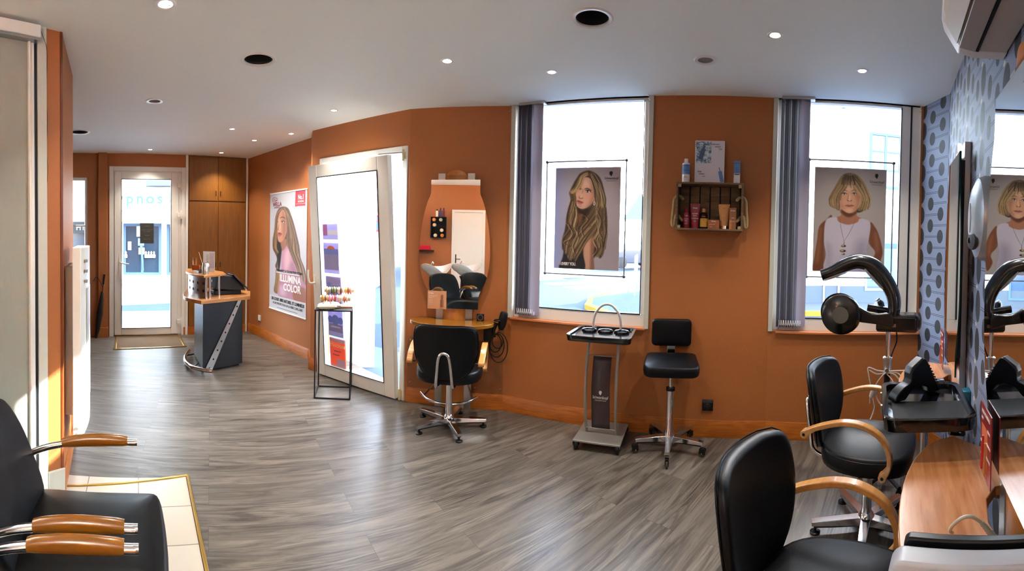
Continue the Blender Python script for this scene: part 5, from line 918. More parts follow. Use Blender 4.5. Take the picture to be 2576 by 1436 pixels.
obj('back_bracket', M().prism([(.12, .57), (.225, .57), (.245, .60), (.245, .76), (.235, .76), (.235, .61), (.215, .585), (.12, .585)], -.03, .03, 'x'), CHROME, t, bevel=.002)
m = cushion(rrect(-.15, .15, -.10, .10, .03, 4), 0, .055, .03, .006, bottom=.5); m.v = [(x, .235 - z, y + .80) for x, y, z in m.v]; obj('backrest', m, LEATH, t, ang=60); obj('lever', M().tube([(-.06, -.02, .57), (-.17, -.06, .565)], .007, 8), BLACK, t)
# ------------------------------------------------------------------ colour trolley
ta_ = math.radians(-24); t = thing('colour_trolley', 'grey metal trolley with a black bowl tray, arched handle and dark banner under the window', 'trolley', (.687, 3.182, 0), ta_)
obj('base_plate', M().box(-.171, .171, -.185, .185, .058, .072), GREYP, t, bevel=.003)
for sx in (-1, 1):
    for sy in (-1, 1):
        m = M(); m.cyl(.027, -.012, .012, 20, (sx * .15, sy * .165, .027), 'x'); c_ = obj('castor', m, BLACK, t, bevel=.004); obj('castor_housing', M().lathe([(.024, .03), (.026, .045), (.018, .057), (.0001, .058)], 16, (sx * .15, sy * .165, 0)), BLACKG, c_)
for sx in (-1, 1): r_ = obj('side_rail', M().tube(catmull([(sx * .112, -.02, .072), (sx * .112, -.06, .22), (sx * .112, -.075, .40), (sx * .112, -.055, .58), (sx * .112, 0, .72), (sx * .112, .03, .80)], 6), .0105, 12), GREYP, t)
yb2 = lambda z: -.02 - .068 * math.sin(min(1, z / .6) * PI * .5) if z < .42 else -.075 + .10 * ((z - .42) / .38) ** 1.5
m = M(); n_ = 12; m.grid(lambda u, v: (-.068 + .136 * u, yb2(.11 + .53 * v) , .11 + .53 * v), 1, n_); o_ = len(m.v); bn = obj('banner', m, mat('brown_grey_banner', (66, 54, 54), .35), t); bn.modifiers.new('s', 'SOLIDIFY').thickness = .003
for z in (.11, .64): obj('cross_bar', M().tube([(-.112, yb2(z), z), (.112, yb2(z), z)], .0035, 8), GREYP, t)
p = Paint(40, 50, [(0, 0), (40, 0), (40, 50), (0, 50)], (66, 54, 54)); mh = M(); mh.prism([(x * .00052, -z * .00052) for x, z in catmull([(-20, -10), (-16, -26), (4, -32), (18, -22), (19, -4), (13, 6), (12, 14), (6, 24), (-4, 30), (-6, 18), (-15, 16), (-17, 6), (-21, 2)], 4, True)], -.001, 0, 'y'); lg = obj('head_logo', mh, WINK, t, loc=(0, yb2(.375) - .004, .385))
text('lettering', 'Schwarzkopf', .031, WINK, t, (0, yb2(.345) - .004, .342), sx=.72); text('lettering', 'PROFESSIONAL', .011, WINK, t, (0, yb2(.325) - .004, .325), sx=.8, spacing=1.5)
tr = thing('x', None, None); bpy.data.objects.remove(tr)
def tray_mesh(w, d, r, z, lip, th): 
    m = M(); o1 = rrect(-w, w, -d, d, r, 6); o2 = [(x * (1 - .02 / w), y * (1 - .02 / d)) for x, y in o1]; n = len(o1); rings = [[(x * .97, y * .97, z - .022) for x, y in o1], [(x, y, z + lip) for x, y in o1], [(x * .99, y * .99, z + lip + .004) for x, y in o1], [(x, y, z + lip) for x, y in o2], [(x * .985, y * .985, z) for x, y in o2]]
    vs = [v for q in rings for v in q]; fs = [(a * n + i, a * n + (i + 1) % n, (a + 1) * n + (i + 1) % n, (a + 1) * n + i) for a in range(4) for i in range(n)] + [tuple(range(n))[::-1], tuple(4 * n + i for i in range(n))]; return m.add(vs, fs)
def tm(w0, w1):
    m = tray_mesh(.235, .20, .05, .80, .016, .02); m.v = [(x * (w0 + (w1 - w0) * (y + .2) / .4), y, z) for x, y, z in m.v]; return m
obj('tray', tm(1.0, .93), BLACKG, t, loc=(0, -.03, 0))
for x in (-.13, 0, .13): obj('bowl_ring', M().lathe([(.046, .802), (.050, .814), (.056, .816), (.058, .802)], 28, (x * .95, .045, 0)), BLACKG, t); obj('bowl_well', M().cyl(.045, .801, .803, 24, (x * .95, .045, 0)), DARK, t)
obj('handle', M().tube(catmull([(-.105, .10, .80), (-.105, .10, .86), (-.09, .10, .93), (-.045, .10, .985), (0, .10, 1.0), (.045, .10, .985), (.09, .10, .93), (.105, .10, .86), (.105, .10, .80)], 5), .009, 12), mat('light_grey_tube', (176, 172, 170), .35), t)
# ------------------------------------------------------------------ bracelet table
A_ = math.radians(18.5); t = thing('display_table', 'tall thin black metal frame table holding bracelets before the side door', 'table', (-1.60, 3.80, 0), A_)
for x in (-.16, .16):
    for y in (-.155, .155): obj('leg', M().box(x - .006, x + .006, y - .006, y + .006, 0, .795), BLACKM, t)
for z in (.006,):
    for y in (-.155, .155): obj('stretcher', M().box(-.154, .154, y - .006, y + .006, 0, .012), BLACKM, t)
    for x in (-.16, .16): obj('stretcher', M().box(x - .006, x + .006, -.149, .149, 0, .012), BLACKM, t)
obj('top', M().box(-.168, .168, -.163, .163, .795, .807), BLACKM, t, bevel=.002)
BT = Matrix.Translation((-1.60, 3.80, 0)) @ Matrix.Rotation(A_, 4, 'Z')
def on(x, y, z): v = BT @ Vector((x, y, z)); return tuple(v)
t = thing('bracelet_stand', 'bracelet display stand with two cream bars on steel posts and a wooden foot', 'display stand', on(.02, .05, .807), A_)
obj('foot', M().box(.0, .15, -.08, .07, 0, .014), SILLW, t, bevel=.002)
for y, z, dx in ((.045, .150, .02), (-.045, .085, -.01)):
    obj('bar', M().cyl(.024, -.145 + dx, .135 + dx, 20, (0, y, z), 'x'), CREAMC, t); obj('post', M().tube([(.11 + dx, y, .014), (.11 + dx, y, z)], .003, 8), SATIN, t); obj('post', M().tube([(.03 + dx, y, .014), (.03 + dx, y, z)], .003, 8), SATIN, t); obj('end_disc', M().cyl(.0245, .135 + dx, .139 + dx, 20, (0, y, z), 'x'), mat('pale_yellow', (222, 220, 130), .6), t)
cols = {'brown': (92, 60, 34), 'dark green': (34, 84, 64), 'pale green': (150, 186, 150), 'olive': (84, 92, 30), 'emerald': (38, 110, 70), 'beige': (196, 168, 132), 'cream': (226, 218, 196), 'mustard': (176, 120, 30), 'yellow': (222, 180, 20), 'white': (228, 226, 222), 'rust red': (150, 66, 50), 'coral': (206, 110, 84), 'pink': (206, 116, 154), 'rose': (184, 84, 116), 'crimson': (150, 30, 62), 'lilac': (186, 140, 178), 'gold': (190, 150, 80), 'blush': (226, 184, 170), 'orange': (226, 110, 50), 'navy': (40, 60, 110)}
BM = {k: mat('bracelet_' + k.replace(' ', '_'), v, .4) for k, v in cols.items()}
def bracelet(c, label, loc, ax, r, w, grp, tilt=0):
    m = M(); k = 22; m.tube([(0, r * math.cos(2 * PI * i / k), r * math.sin(2 * PI * i / k)) for i in range(k)], w, 6, closed=True); o = obj('bracelet', m, BM[c], loc=loc, rz=ax + tilt); tag(o, label, 'bracelet', grp); return o
def row(seq, y, z, dx, which, x0=-.12, st=.0225):
    for i, c in enumerate(seq):
        l = on(.02 + dx + x0 + st * i, .05 + y, .807 + z - .003); lab = '%s bracelet on the %s bar of the stand' % (c, which); 
        if seq.count(c) > 1: lab = '%s bracelet, one of several alike on the %s bar of the stand' % (c, which)
        bracelet(c, lab, l, A_, .029, .0055 if i % 3 else .0085, 'bracelets on the %s bar' % which, .1 * math.sin(i * 1.7))
row(['beige', 'pale green', 'dark green', 'olive', 'emerald', 'cream', 'brown', 'white', 'yellow', 'rust red', 'coral'], .045, .150, .02, 'upper'); row(['mustard', 'brown', 'gold', 'pink', 'rose', 'crimson', 'lilac', 'blush', 'white', 'coral', 'beige'], -.045, .085, -.01, 'lower')
def pillow(label, x, y, w, rz):
    m = M(); m.grid(lambda u, v: ((u - .5) * w * (1 + .10 * (abs(2 * v - 1)) ** 2), 0, 0), 1, 1); m = M()
    def f(sgn):
        return lambda u, v: ((u - .5) * w * (1 + .12 * abs(2 * v - 1) ** 3), (v - .5) * .085 * (1 + .25 * abs(2 * u - 1) ** 4), sgn * .028 * (1 - (2 * u - 1) ** 6) ** .8 * max(0, 1 - (2 * v - 1) ** 4) ** .6 + .028)
    m.grid(f(1), 14, 10); m.grid(f(-1), 14, 10); l = on(x, y, .808); o = obj('bracelet_cushion', m, CREAMC, loc=l, rz=A_ + rz); return tag(o, label, 'cushion', 'small cream bracelet cushions')
pillow('front cream cushion carrying pale bracelets on the black display table', -.06, -.115, .17, .12); pillow('rear cream cushion carrying coral bracelets, just under the lower bar', -.035, -.045, .18, .2)
for i, (c, w) in enumerate((('navy', 'first from the left'), ('gold', 'second'), ('cream', 'third'), ('white', 'fourth'), ('brown', 'last'))): l = on(-.095 + .017 * i, -.118 + .002 * i, .836); bracelet(c, c + ' bracelet on the front cream cushion', l, A_ + .12, .036, .004, 'bracelets on the front cushion')
for i, c in enumerate(('orange', 'coral', 'rust red', 'blush')): l = on(-.09 + .025 * i, -.05 + .004 * i, .836); bracelet(c, c + ' bracelet on the rear cream cushion', l, A_ + .2, .036, .0045, 'bracelets on the rear cushion')
# ------------------------------------------------------------------ reception desk
DP = Vector((-2.92, 3.465)); DA = math.atan2(.954, .3); DO = (DP.x, DP.y, 0)
def dk(x, y, z): c_, s_ = math.cos(DA), math.sin(DA); return (DP.x + x * c_ - y * s_, DP.y + x * s_ + y * c_, z)
t = thing('reception_desk', 'reception desk with dark body, curved wood counter and diagonal perforated steel strip', 'desk', DO, DA)
obj('body', M().prism([(.085, .10), (.60, .08), (.66, .42), (.36, .72)], .03, .745), NAVY, t, bevel=.003)
obj('plinth', M().prism([(.11, .13), (.58, .12), (.62, .40), (.36, .66)], 0, .03), BLACKM, t)
cn = [(.03, .05)] + catmull([(.03, .05), (.004, .23), (.03, .40), (.11, .56), (.22, .74), (.44, 1.03)], 5)[1:] + [(.80, .80), (.93, .36), (.68, .05)]
obj('counter', M().prism(cn, .745, .785), DESKW, t, bevel=.003)
sh = [(.10, .11)] + catmull([(.10, .11), (.095, .25), (.13, .46), (.21, .68), (.42, 1.0)], 5)[1:] + [(.60, .82), (.56, .42), (.45, .20)]
obj('upper_shelf', M().prism(sh, 1.012, 1.035), DESKW, t, bevel=.002)
mp_, N_, K_, B_ = new_mat('perforated_steel'); tc = N_.new('ShaderNodeUVMap')
cv = catmull([(.16, .17), (.145, .30), (.17, .48), (.235, .66), (.36, .85)], 6); m = M(); m.prism(cv + [(x + .004, y) for x, y in cv[::-1]], .785, 1.012); sc_ = obj('steel_screen', m, SATIN, t); 
for i, fr in enumerate((2, 6, 10, 14, 19)):
    a, b = Vector(cv[fr]), Vector(cv[fr + 1]); d = (b - a).normalized(); nn = Vector((-d.y, d.x)); nn = nn if nn.x < 0 else -nn
    for z in (.86, .94): h = obj('perforation', M().cyl(.016, -.0015, .0, 18, (0, 0, 0), 'y'), DARK, sc_, loc=(a.x + nn.x * .001, a.y + nn.y * .001, z), rz=math.atan2(nn.x, -nn.y) * 1.0)
for x, y in ((.155, .145), (.20, .145), (.36, .20)): obj('post', M().cyl(.012, .785, 1.012, 14, (x, y, 0)), CHROME, t)
# diagonal steel strip on the face
fe = Vector((.60 - .085, .08 - .10)); fa = math.atan2(fe.y, fe.x); stp = obj('diagonal_strip', M().prism([(.0, -.02), (.10, -.02), (.50, .745), (.455, .745)], -.012, -.008, 'y'), SATIN, t, loc=(.085, .10, .02), rz=fa)
for i in range(8): k = .06 + i * .118; obj('perforation', M().cyl(.010, -.0135, -.0118, 16, (.05 + .428 * k, 0, -.02 + .765 * k), 'y'), DARK, stp)
obj('foot_rail', M().tube(catmull([(.13, -.02, .05), (.07, .06, .05), (.02, .22, .05), (.06, .42, .055), (.17, .60, .06), (.30, .74, .06)], 6), .022, 14), CHROME, t); 
for x, y, x2, y2 in ((.035, .20, .12, .25), (.19, .62, .28, .60)): obj('rail_bracket', M().tube([(x, y, .05), (x2, y2, .06)], .008, 8), BLACK, t)
# till on the counter
t = thing('till_screen', 'tilted black touch-screen till seen from behind on the reception counter', 'till', dk(.57, .36, .786), DA - .3)
obj('base', M().box(-.17, .15, -.10, .10, 0, .05), BLACK, t, bevel=.006); m = M(); m.prism([(-.17, .07), (.13, .045), (.19, .06), (.03, .215), (-.14, .22)], -.13, .13, 'y'); obj('housing', m, BLACKM, t, bevel=.006)
m = M(); m.prism([(.03, .225), (.205, .055), (.215, .066), (.042, .236)], -.16, .16, 'y'); obj('screen', m, mat('till_glass', (30, 34, 44), .12, coat=.5), t, bevel=.003); obj('stand', M().box(-.04, .04, -.04, .04, .04, .1), BLACK, t); obj('label', M().box(-.16, -.155, .02, .07, .13, .16), mat('grey_label', (90, 100, 104), .5), t)
for i, z in enumerate((.012, .03)): obj('cable', M().tube(catmull([(-.16, -.03 + .04 * i, z), (-.22, -.05 + .05 * i, .02), (-.24, .02, .006), (-.20, .06, .01)], 5), .004, 6), mat('grey_cable%d' % i, (150, 148, 145), .5), t)
obj('pencil', M().tube([(.13, .06, .058), (.16, -.10, .058)], .004, 6), BEECH, t)
# things on the upper shelf
zs = 1.035
t = thing('sample_tray', 'dark sloped sample tray on the upper shelf of the reception desk', 'tray', dk(.30, .50, zs), DA + 1.2); obj('tray', M().box(-.16, .16, -.05, .05, 0, .028), mat('slate_plastic', (44, 50, 58), .35), t, bevel=.003); obj('sloped_end', M().prism([(-.07, 0), (.05, 0), (.03, .05), (-.04, .05)], -.155, -.13, 'x'), mat('slate_plastic2', (52, 58, 66), .3), t)
def deskbottle(label, x, y, r, h, mt, capm, z0=zs + .03):
    t = thing('cosmetic_bottle', label, 'bottle', dk(x, y, z0), DA); obj('body', M().lathe([(r, 0), (r, h * .6), (r * .5, h * .72)], 20), mt, t); obj('cap', M().lathe([(r * .45, h * .72), (r * .55, h * .74), (r * .55, h), (.0001, h)], 18), capm, t); return t
COP = mat('bronze_glass', (120, 74, 34), .15, coat=.5); AMB = mat('amber_oil', (170, 128, 20), .12, coat=.4)
deskbottle('amber oil bottle, leftmost on the desk sample tray', .30, .62, .022, .12, AMB, GOLDP); deskbottle('slim bronze bottle beside the amber oil bottle on the desk tray', .27, .56, .017, .10, COP, GOLDP); deskbottle('clear round bottle before the white leaflet on the reception desk', .36, .44, .026, .10, glass_mat('clear_bottle', (.82, .8, .84), ior=1.45), CHROME)
t = thing('cosmetic_tube', 'bronze cosmetic tube standing on the desk sample tray', 'tube', dk(.235, .515, zs + .03), DA - 1.2)
m = M(); m.grid(lambda u, v: ((.019 + .012 * v) * math.cos(2 * PI * u), (.017 * (1 - v) + .0015) * math.sin(2 * PI * u), .018 + .12 * v), 18, 6, closeu=True); obj('body', m, GOLDP, t); obj('cap', M().cyl(.017, 0, .02, 16), COP, t)
t = thing('cosmetic_box', 'shiny copper box in front on the desk sample tray', 'box', dk(.21, .44, zs + .03), DA - 1.0); obj('carton', M().box(-.045, .045, -.02, .02, 0, .06), mat('copper_foil', (190, 118, 66), .22, metal=.8), t, bevel=.001)
t = thing('leaflet', 'white folded leaflet with a pale blue print standing on the reception desk', 'leaflet', dk(.42, .50, zs + .001), DA - 1.25); obj('sheet', M().box(-.085, .085, -.001, .001, 0, .235), mat('bright_paper', (235, 236, 240), .6), t); obj('print', M().box(-.04, .0, -.0018, -.001, .0, .20), mat('pale_aqua_print', (190, 214, 216), .5), t); obj('grey_print', M().box(.01, .08, -.0018, -.001, .04, .22), mat('pale_mauve_print', (206, 200, 212), .5), t)
t = thing('glass_jar', 'chrome and glass jar holding four thin sticks on the reception desk', 'jar', dk(.20, .24, zs), DA); obj('jar', M().lathe([(.034, 0), (.036, .01), (.036, .09), (.028, .105), (.027, .125), (.024, .125), (.025, .10), (.032, .088), (.032, .012), (.0001, .01)], 26), mat('silvered_glass', (190, 194, 196), .12, metal=.7), t)
o = obj('white_ribbon', M().sphere(.02, (.01, -.03, .10), 10, (1.3, .5, 1.1)), WHITEP, t)
ST = mat('stick_wood', (206, 176, 136), .5)
for i, (dx, dy, h) in enumerate(((-.03, .085, .24), (.02, -.02, .235), (.03, -.03, .19), (.06, -.085, .215))): o = obj('reed_stick', M().tube([dk(.20, .24, zs + .02), dk(.20 + dx, .24 + dy, zs + h)], .0028, 6), ST); tag(o, ('reed stick leaning furthest left in the desk jar', 'upright reed stick in the desk jar', 'shortest reed stick in the desk jar', 'reed stick leaning furthest right in the desk jar')[i], 'stick', 'reed sticks in the desk jar')
# ------------------------------------------------------------------ tray stand with dryer
t = thing('tray_stand', 'black work tray with mesh mat on a chrome pole between the two right tables', 'tray stand', (1.425, 1.04, 0), math.radians(-47))
m = tray_mesh(.17, .215, .045, .872, .022, .02); obj('tray', m, BLACKG, t); obj('mesh_mat', M().box(-.13, .15, -.185, .03, .8725, .876), mat('black_mesh', (44, 44, 46), .5, bump=1, bscale=900), t); obj('pole', M().cyl(.0165, .02, .845, 20), CHROME, t); obj('base', M().lathe([(.19, 0), (.19, .012), (.03, .03), (.0001, .03)], 30), CHROME, t); obj('clip', M().box(.06, .11, .195, .225, .886, .912), CHROME, t, bevel=.004)
for y in (-.08, .06): obj('side_notch', M().box(-.176, -.17, y - .008, y + .008, .87, .90), GREYP, t)
obj('hanger', M().tube(catmull([(.10, -.10, .845), (.13, -.14, .815), (.12, -.10, .795), (.08, -.12, .81)], 5), .008, 8), BLACK, t); obj('holder_ring', M().tube([(.11 + .035 * math.cos(a), -.08, .822 + .028 * math.sin(a)) for a in [2 * PI * i / 16 for i in range(16)]], .006, 8, closed=True), BLACK, t)
t = thing('hair_dryer', 'black handleless arch-shaped hair dryer lying on the black work tray', 'hair dryer', (1.48, 1.13, .879), math.radians(-10))
m = M(); m.prism(catmull([(-.13, 0), (-.12, .025), (-.085, .05), (-.05, .065), (-.045, .10), (-.035, .118), (.02, .15), (.045, .135), (.09, .055), (.125, 0)], 3) + [(.07, .0), (.05, .028), (.01, .042), (-.04, .034), (-.075, .0)], -.026, .026, 'y'); obj('body', m, BLACK, t, bevel=.008, seg=3); obj('nozzle', M().prism([(-.052, .098), (-.04, .125), (.018, .156), (.028, .148)], -.02, .02, 'y'), mat('dark_grey_plastic3', (70, 74, 80), .35), t, bevel=.003)
for i in range(7): obj('vent_slit', M().box(.052 + .009 * i, .055 + .009 * i, -.0275, .0275, .115 - .0135 * i, .121 - .0135 * i), DARK, t)
t = thing('plastic_pot', 'round teal plastic pot on the corner styling table, just right of the black tray', 'pot', (1.79, 1.062, .776), 0); obj('pot', M().lathe([(.028, 0), (.030, .004), (.030, .045), (.0001, .046)], 28), TEAL, t); obj('lid', M().lathe([(.032, .040), (.032, .058), (.028, .062), (.0001, .063)], 28), TEAL, t)
# ------------------------------------------------------------------ processor hood on its stand
HX, HY = 2.11, 1.84
t = thing('hair_processor', 'black three-armed infrared hair processor on a pole in the window corner', 'hair processor', (HX, HY, 0), math.radians(-51.4))
BL = BLACKG; BP = mat('satin_black_shell', (8, 9, 12), .25, coat=.3); RF = mat('radiator_mesh', (196, 196, 192), .3, metal=.8, bump=1.0, bscale=260)
for i in range(5): a = 2 * PI * i / 5 + .3; lg = obj('leg', M().tube([(0, 0, .07), (.10 * math.cos(a), .10 * math.sin(a), .06), (.17 * math.cos(a), .17 * math.sin(a), .05)], .014, 8), BLACK, t); obj('castor', M().cyl(.022, -.01, .01, 14, (.17 * math.cos(a), .17 * math.sin(a), .0225), 'y'), BLACK, lg)
obj('lower_pole', M().cyl(.020, .05, .70, 20), BLACK, t); obj('upper_pole', M().cyl(.0145, .70, 1.0, 18), CHROME, t); m = M(); m.cyl(.026, .70, .80, 20); m.cyl(.030, .785, .795, 20); obj('clamp_collar', m, ALU, t); obj('clamp_knob', M().cyl(.012, -.05, -.02, 14, (0, 0, .725), 'y'), SATIN, t)
# local frame: x to the right in the picture, -y towards the room
m = M(); m.prism(rrect(-.075, .185, .965, 1.075, .02), -.07, .09, 'y'); obj('hub', m, BP, t, bevel=.02, seg=3); m = M(); m.prism([(.03, 1.06), (.13, 1.075), (.20, 1.055), (.20, 1.0), (.17, .985), (.0, .985)], -.06, .08, 'y'); obj('control_box', m, BLACKM, t, bevel=.015, seg=3); obj('badge', M().box(.03, .05, -.073, -.07, 1.0, 1.02), GREYP, t)
# rising arm
pa = catmull([(.02, -.01, 1.02), (.035, -.01, 1.12), (.02, -.01, 1.20), (-.03, -.01, 1.29), (-.10, -.01, 1.365), (-.19, -.01, 1.395), (-.27, -.01, 1.375), (-.36, -.02, 1.325), (-.43, -.03, 1.30)], 5); ra = obj('top_arm', M().tube(pa, [.036 + .014 * math.sin(PI * min(1, i / len(pa))) for i in range(len(pa))], 14, flat=.06), BP, t, ang=60)
m = M(); m.lathe([(.0001, -.012), (.055, -.012), (.075, 0), (.0001, .004)], 24); m.xf(Matrix.Translation((-.345, -.02, 1.302)) @ Matrix.Rotation(-.38, 4, 'Y') @ Matrix.Scale(1.25, 4, (1, 0, 0))); obj('top_reflector', m, RF, ra)
m = M(); m.lathe([(.0001, -.010), (.05, -.010), (.062, .004), (.0001, .006)], 24); m.xf(Matrix.Translation((-.098, -.012, 1.296)) @ Matrix.Rotation(.80, 4, 'Y') @ Matrix.Scale(1.9, 4, (1, 0, 0))); obj('arm_reflector', m, RF, ra)
# front paddle with the round disc
fa_ = obj('front_arm', M().prism(catmull([(-.20, 1.125), (-.10, 1.085), (.02, 1.085), (.03, 1.0), (-.07, 1.02), (-.21, 1.04)], 3, True), -.115, -.07, 'y'), BP, t, bevel=.01)
m = M(); m.lathe([(.0001, -.185), (.10, -.183), (.118, -.172), (.122, -.145), (.112, -.12), (.0001, -.118)], 48, (-.28, 0, 1.078), 'y'); dsc = obj('front_paddle', m, BP, fa_); obj('disc_badge', M().cyl(.05, -.1865, -.184, 36, (-.28, 0, 1.078), 'y'), GREYD, dsc); m = M(); m.lathe([(.0001, -.10), (.09, -.11), (.118, -.118)], 36, (-.295, 0, 1.085), 'y'); obj('paddle_back', m, BP, dsc)
# rear paddle
m = M(); m.lathe([(.0001, .0), (.07, .0), (.085, .02), (.07, .04), (.0001, .045)], 30, ax='x'); m.xf(Matrix.Translation((-.085, .10, 1.07)) @ Matrix.Rotation(.35, 4, 'Z') @ Matrix.Rotation(-.05, 4, 'Y')); rp_ = obj('rear_paddle', m, BP, t); m = M(); m.lathe([(.0001, -.004), (.062, -.004), (.07, .006)], 28, ax='x'); m.xf(Matrix.Translation((-.087, .10, 1.07)) @ Matrix.Rotation(.35, 4, 'Z')); obj('rear_reflector', m, RF, rp_)
obj('rear_arm', M().tube([(-.14, .04, 1.10), (0, .05, 1.08)], .025, 10), BP, t); obj('power_lead', M().tube(catmull([(.05, .02, .97), (.055, .02, .90), (.035, .02, .84), (.02, .0, .80)], 5), .005, 8), BLACK, t)
t = thing('power_cord', 'white power cord with plug knotted around the hair processor pole', 'cord', (HX, HY, 0), math.radians(-51.4))
for i, pth in enumerate(([(0, -.03, .715), (-.06, -.05, .725), (-.115, -.05, .74), (-.11, -.05, .69), (-.10, -.05, .64), (-.10, -.05, .60)], [(0, -.03, .715), (.06, -.04, .725), (.17, -.05, .73), (.14, -.05, .68), (.09, -.05, .60), (.06, -.05, .52), (.03, -.05, .44), (.05, -.05, .36)], [(0, -.03, .71), (.05, -.04, .70), (.09, -.04, .64), (.06, -.04, .56), (0, -.05, .50), (-.05, -.05, .54), (-.07, -.05, .62), (-.03, -.05, .69), (0, -.03, .712)], [(0, -.03, .70), (.04, -.05, .66), (.03, -.05, .60), (-.01, -.05, .54), (.02, -.05, .47), (.03, -.04, .40)], [(-.11, -.03, .72), (-.06, -.04, .70), (0, -.03, .708), (.07, -.04, .71), (.10, -.04, .66), (.08, -.04, .58), (.05, -.05, .50), (.08, -.05, .56), (.09, -.05, .44)], [(-.085, -.055, .56), (-.07, -.055, .50), (-.09, -.055, .43), (-.12, -.055, .37), (-.115, -.055, .32), (-.10, -.055, .28), (-.06, -.05, .25), (-.09, -.05, .23), (-.10, -.05, .27)])): obj('cord_loop', M().tube(catmull(pth, 5), .0042, 6), CORD, t)
m = M(); m.lathe([(.012, 0), (.02, .03), (.018, .05), (.012, .055)], 14); m.xf(Matrix.Translation((-.095, -.055, .56)) @ Matrix.Rotation(.5, 4, 'Y')); m.cyl(.003, -.04, 0, 6, (-.10, -.055, .56)); obj('plug', m, CORD, t)
# ------------------------------------------------------------------ device at the bottom right
t = thing('heating_device', 'light grey framed device with a dark mesh grille standing at the bottom right corner', 'device', (.61, .518, .777), math.atan2(-.85, .52))
m = M(); pts = [(0, 0)] + [(.03 - .03 * math.cos(a), .15 + .03 * math.sin(a)) for a in [i * PI / 16 for i in range(9)]] + [(.355, .157), (.355, 0)]; pts = [(x, z * .157 / .18) for x, z in pts[:-2]] + pts[-2:]; m.prism(pts, -.0, .05, 'y'); obj('housing', m, mat('cool_grey_plastic', (168, 172, 180), .35), t, bevel=.006, seg=3)
pin = [(.022, .0)] + [(.040 - .018 * math.cos(a), .140 + .018 * math.sin(a)) for a in [i * PI / 12 for i in range(7)]] + [(.35, .137), (.35, .0)]; pin = [(x, z * .137 / .158) for x, z in pin[:-2]] + pin[-2:]; obj('inner_frame', M().prism(pin, -.004, .0, 'y'), mat('dark_taupe_plastic', (78, 74, 70), .5), t, bevel=.002)
obj('filter_panel', M().box(.05, .35, -.007, -.004, .0, .095), mat('mid_grey_mesh', (120, 122, 124), .7), t); m = M(); gr = obj('grille', M().box(.075, .35, -.0085, -.007, .0, .075), mat('black_grille', (40, 40, 40), .5, bump=1.5, bscale=220), t)
t = thing('tablet_slab', 'flat black slab leaning behind the grey framed device at the bottom right', 'slab', (.672, .532, .777), math.atan2(-.85, .52)); obj('slab', M().prism(rrect(0, .35, 0, .163, .015), .0, .022, 'y'), BLACK, t, bevel=.004)
t = thing('sensor_cable', 'beige ribbed cable with a chrome connector arching over the large foreground table', 'cable', (0, 0, 0))
obj('cable', M().tube(catmull([(.955, .60, .7795), (.93, .592, .80), (.912, .572, .83), (.908, .545, .858), (.92, .525, .862), (.937, .508, .845)], 6), .0042, 10), BEIGEC, t)
pa = catmull([(.937, .508, .845), (.945, .495, .828), (.952, .478, .808), (.958, .462, .795)], 8); obj('ribbed_sleeve', M().tube(pa, [(.0052 + .006 * i / len(pa)) * (1.1 if i % 2 else .86) for i in range(len(pa))], 14), mat('beige_ribs', (184, 176, 158), .5), t, ang=80)
obj('connector', M().tube([(.958, .462, .795), (.963, .448, .789), (.966, .440, .788)], [.0115, .0125, .012], 18), CHROME, t)
# ------------------------------------------------------------------ street outside
GZ = -.10
ASPH = mat('street_asphalt', (50, 63, 82), .9, spec=.05, var=.12, vscale=3); PAVE = mat('pale_pavement', (160, 165, 170), .9, spec=.05, var=.06, vscale=2); COB = mat('cobbles', (60, 72, 80), .9, spec=.05, bump=1, bscale=6, var=.25, vscale=7, bdist=.05)
REN = mat('white_render', (222, 224, 224), .9, spec=.1, var=.03); REN2 = mat('cream_render', (226, 222, 212), .8); BLUF = mat('blue_grey_joinery', (48, 72, 100), .5); SHOPG = mat('dark_shop_glass', (30, 42, 54), .15, spec=.6); SLATE = mat('slate_roof', (58, 70, 84), .6, var=.1, vscale=4); YEL = mat('yellow_kerb_paint', (130, 108, 44), .9, spec=.05, var=.2, vscale=4)
WROAD = mat('road_paint', (226, 228, 228), .8)
struct(obj('street', M().box(-70, 70, -4, 90, GZ - .3, GZ - .1), ASPH, smooth=False))
# raised pavements
def slab(name, pts, z0, z1, mt, label=None, cat=None): o = obj(name, M().prism(pts, z0, z1), mt, smooth=False); o['kind'] = 'structure'; return o
slab('pavement_near', [(-6.3, 1.2), (-8.0, 4.0), (-5.2, 7.6), (-1.9, 5.9), (1.2, 4.6), (4.3, 3.2), (4.3, 1.0), (3.0, 2.1), (2.1, 3.0), (.0, 4.02), (-.9, 4.08), (-2.2, 4.9), (-3.95, 5.9), (-6.2, 3.2)], GZ - .1, GZ + .02, mat('blue_grey_tarmac', (74, 88, 108), .9, spec=.05, var=.08))
slab('pavement_entrance', [(-14, .5), (-11, .5), (-7.36 + .1, 7.66), (-4.0, 11.8), (-4.5, 16), (-7, 16)], GZ - .1, GZ, PAVE)
slab('pavement_corner', [(6.2, 8.45), (9.5, 6.2), (15, 3.0), (16, 5.0), (4.9, 11.1), (4.6, 10.2)], GZ - .1, GZ, mat('grey_pavement', (84, 90, 96), .9, spec=.05))
slab('kerb_corner', [(6.2, 8.25), (15, 2.8), (15, 3.0), (6.2, 8.46)], GZ - .1, GZ + .005, YEL)
isl = [(2.15, 9.2), (1.85, 10.4), (2.25, 11.9), (3.0, 12.8), (4.6, 14.2), (5.6, 13.0), (3.6, 9.0), (2.9, 8.9)]
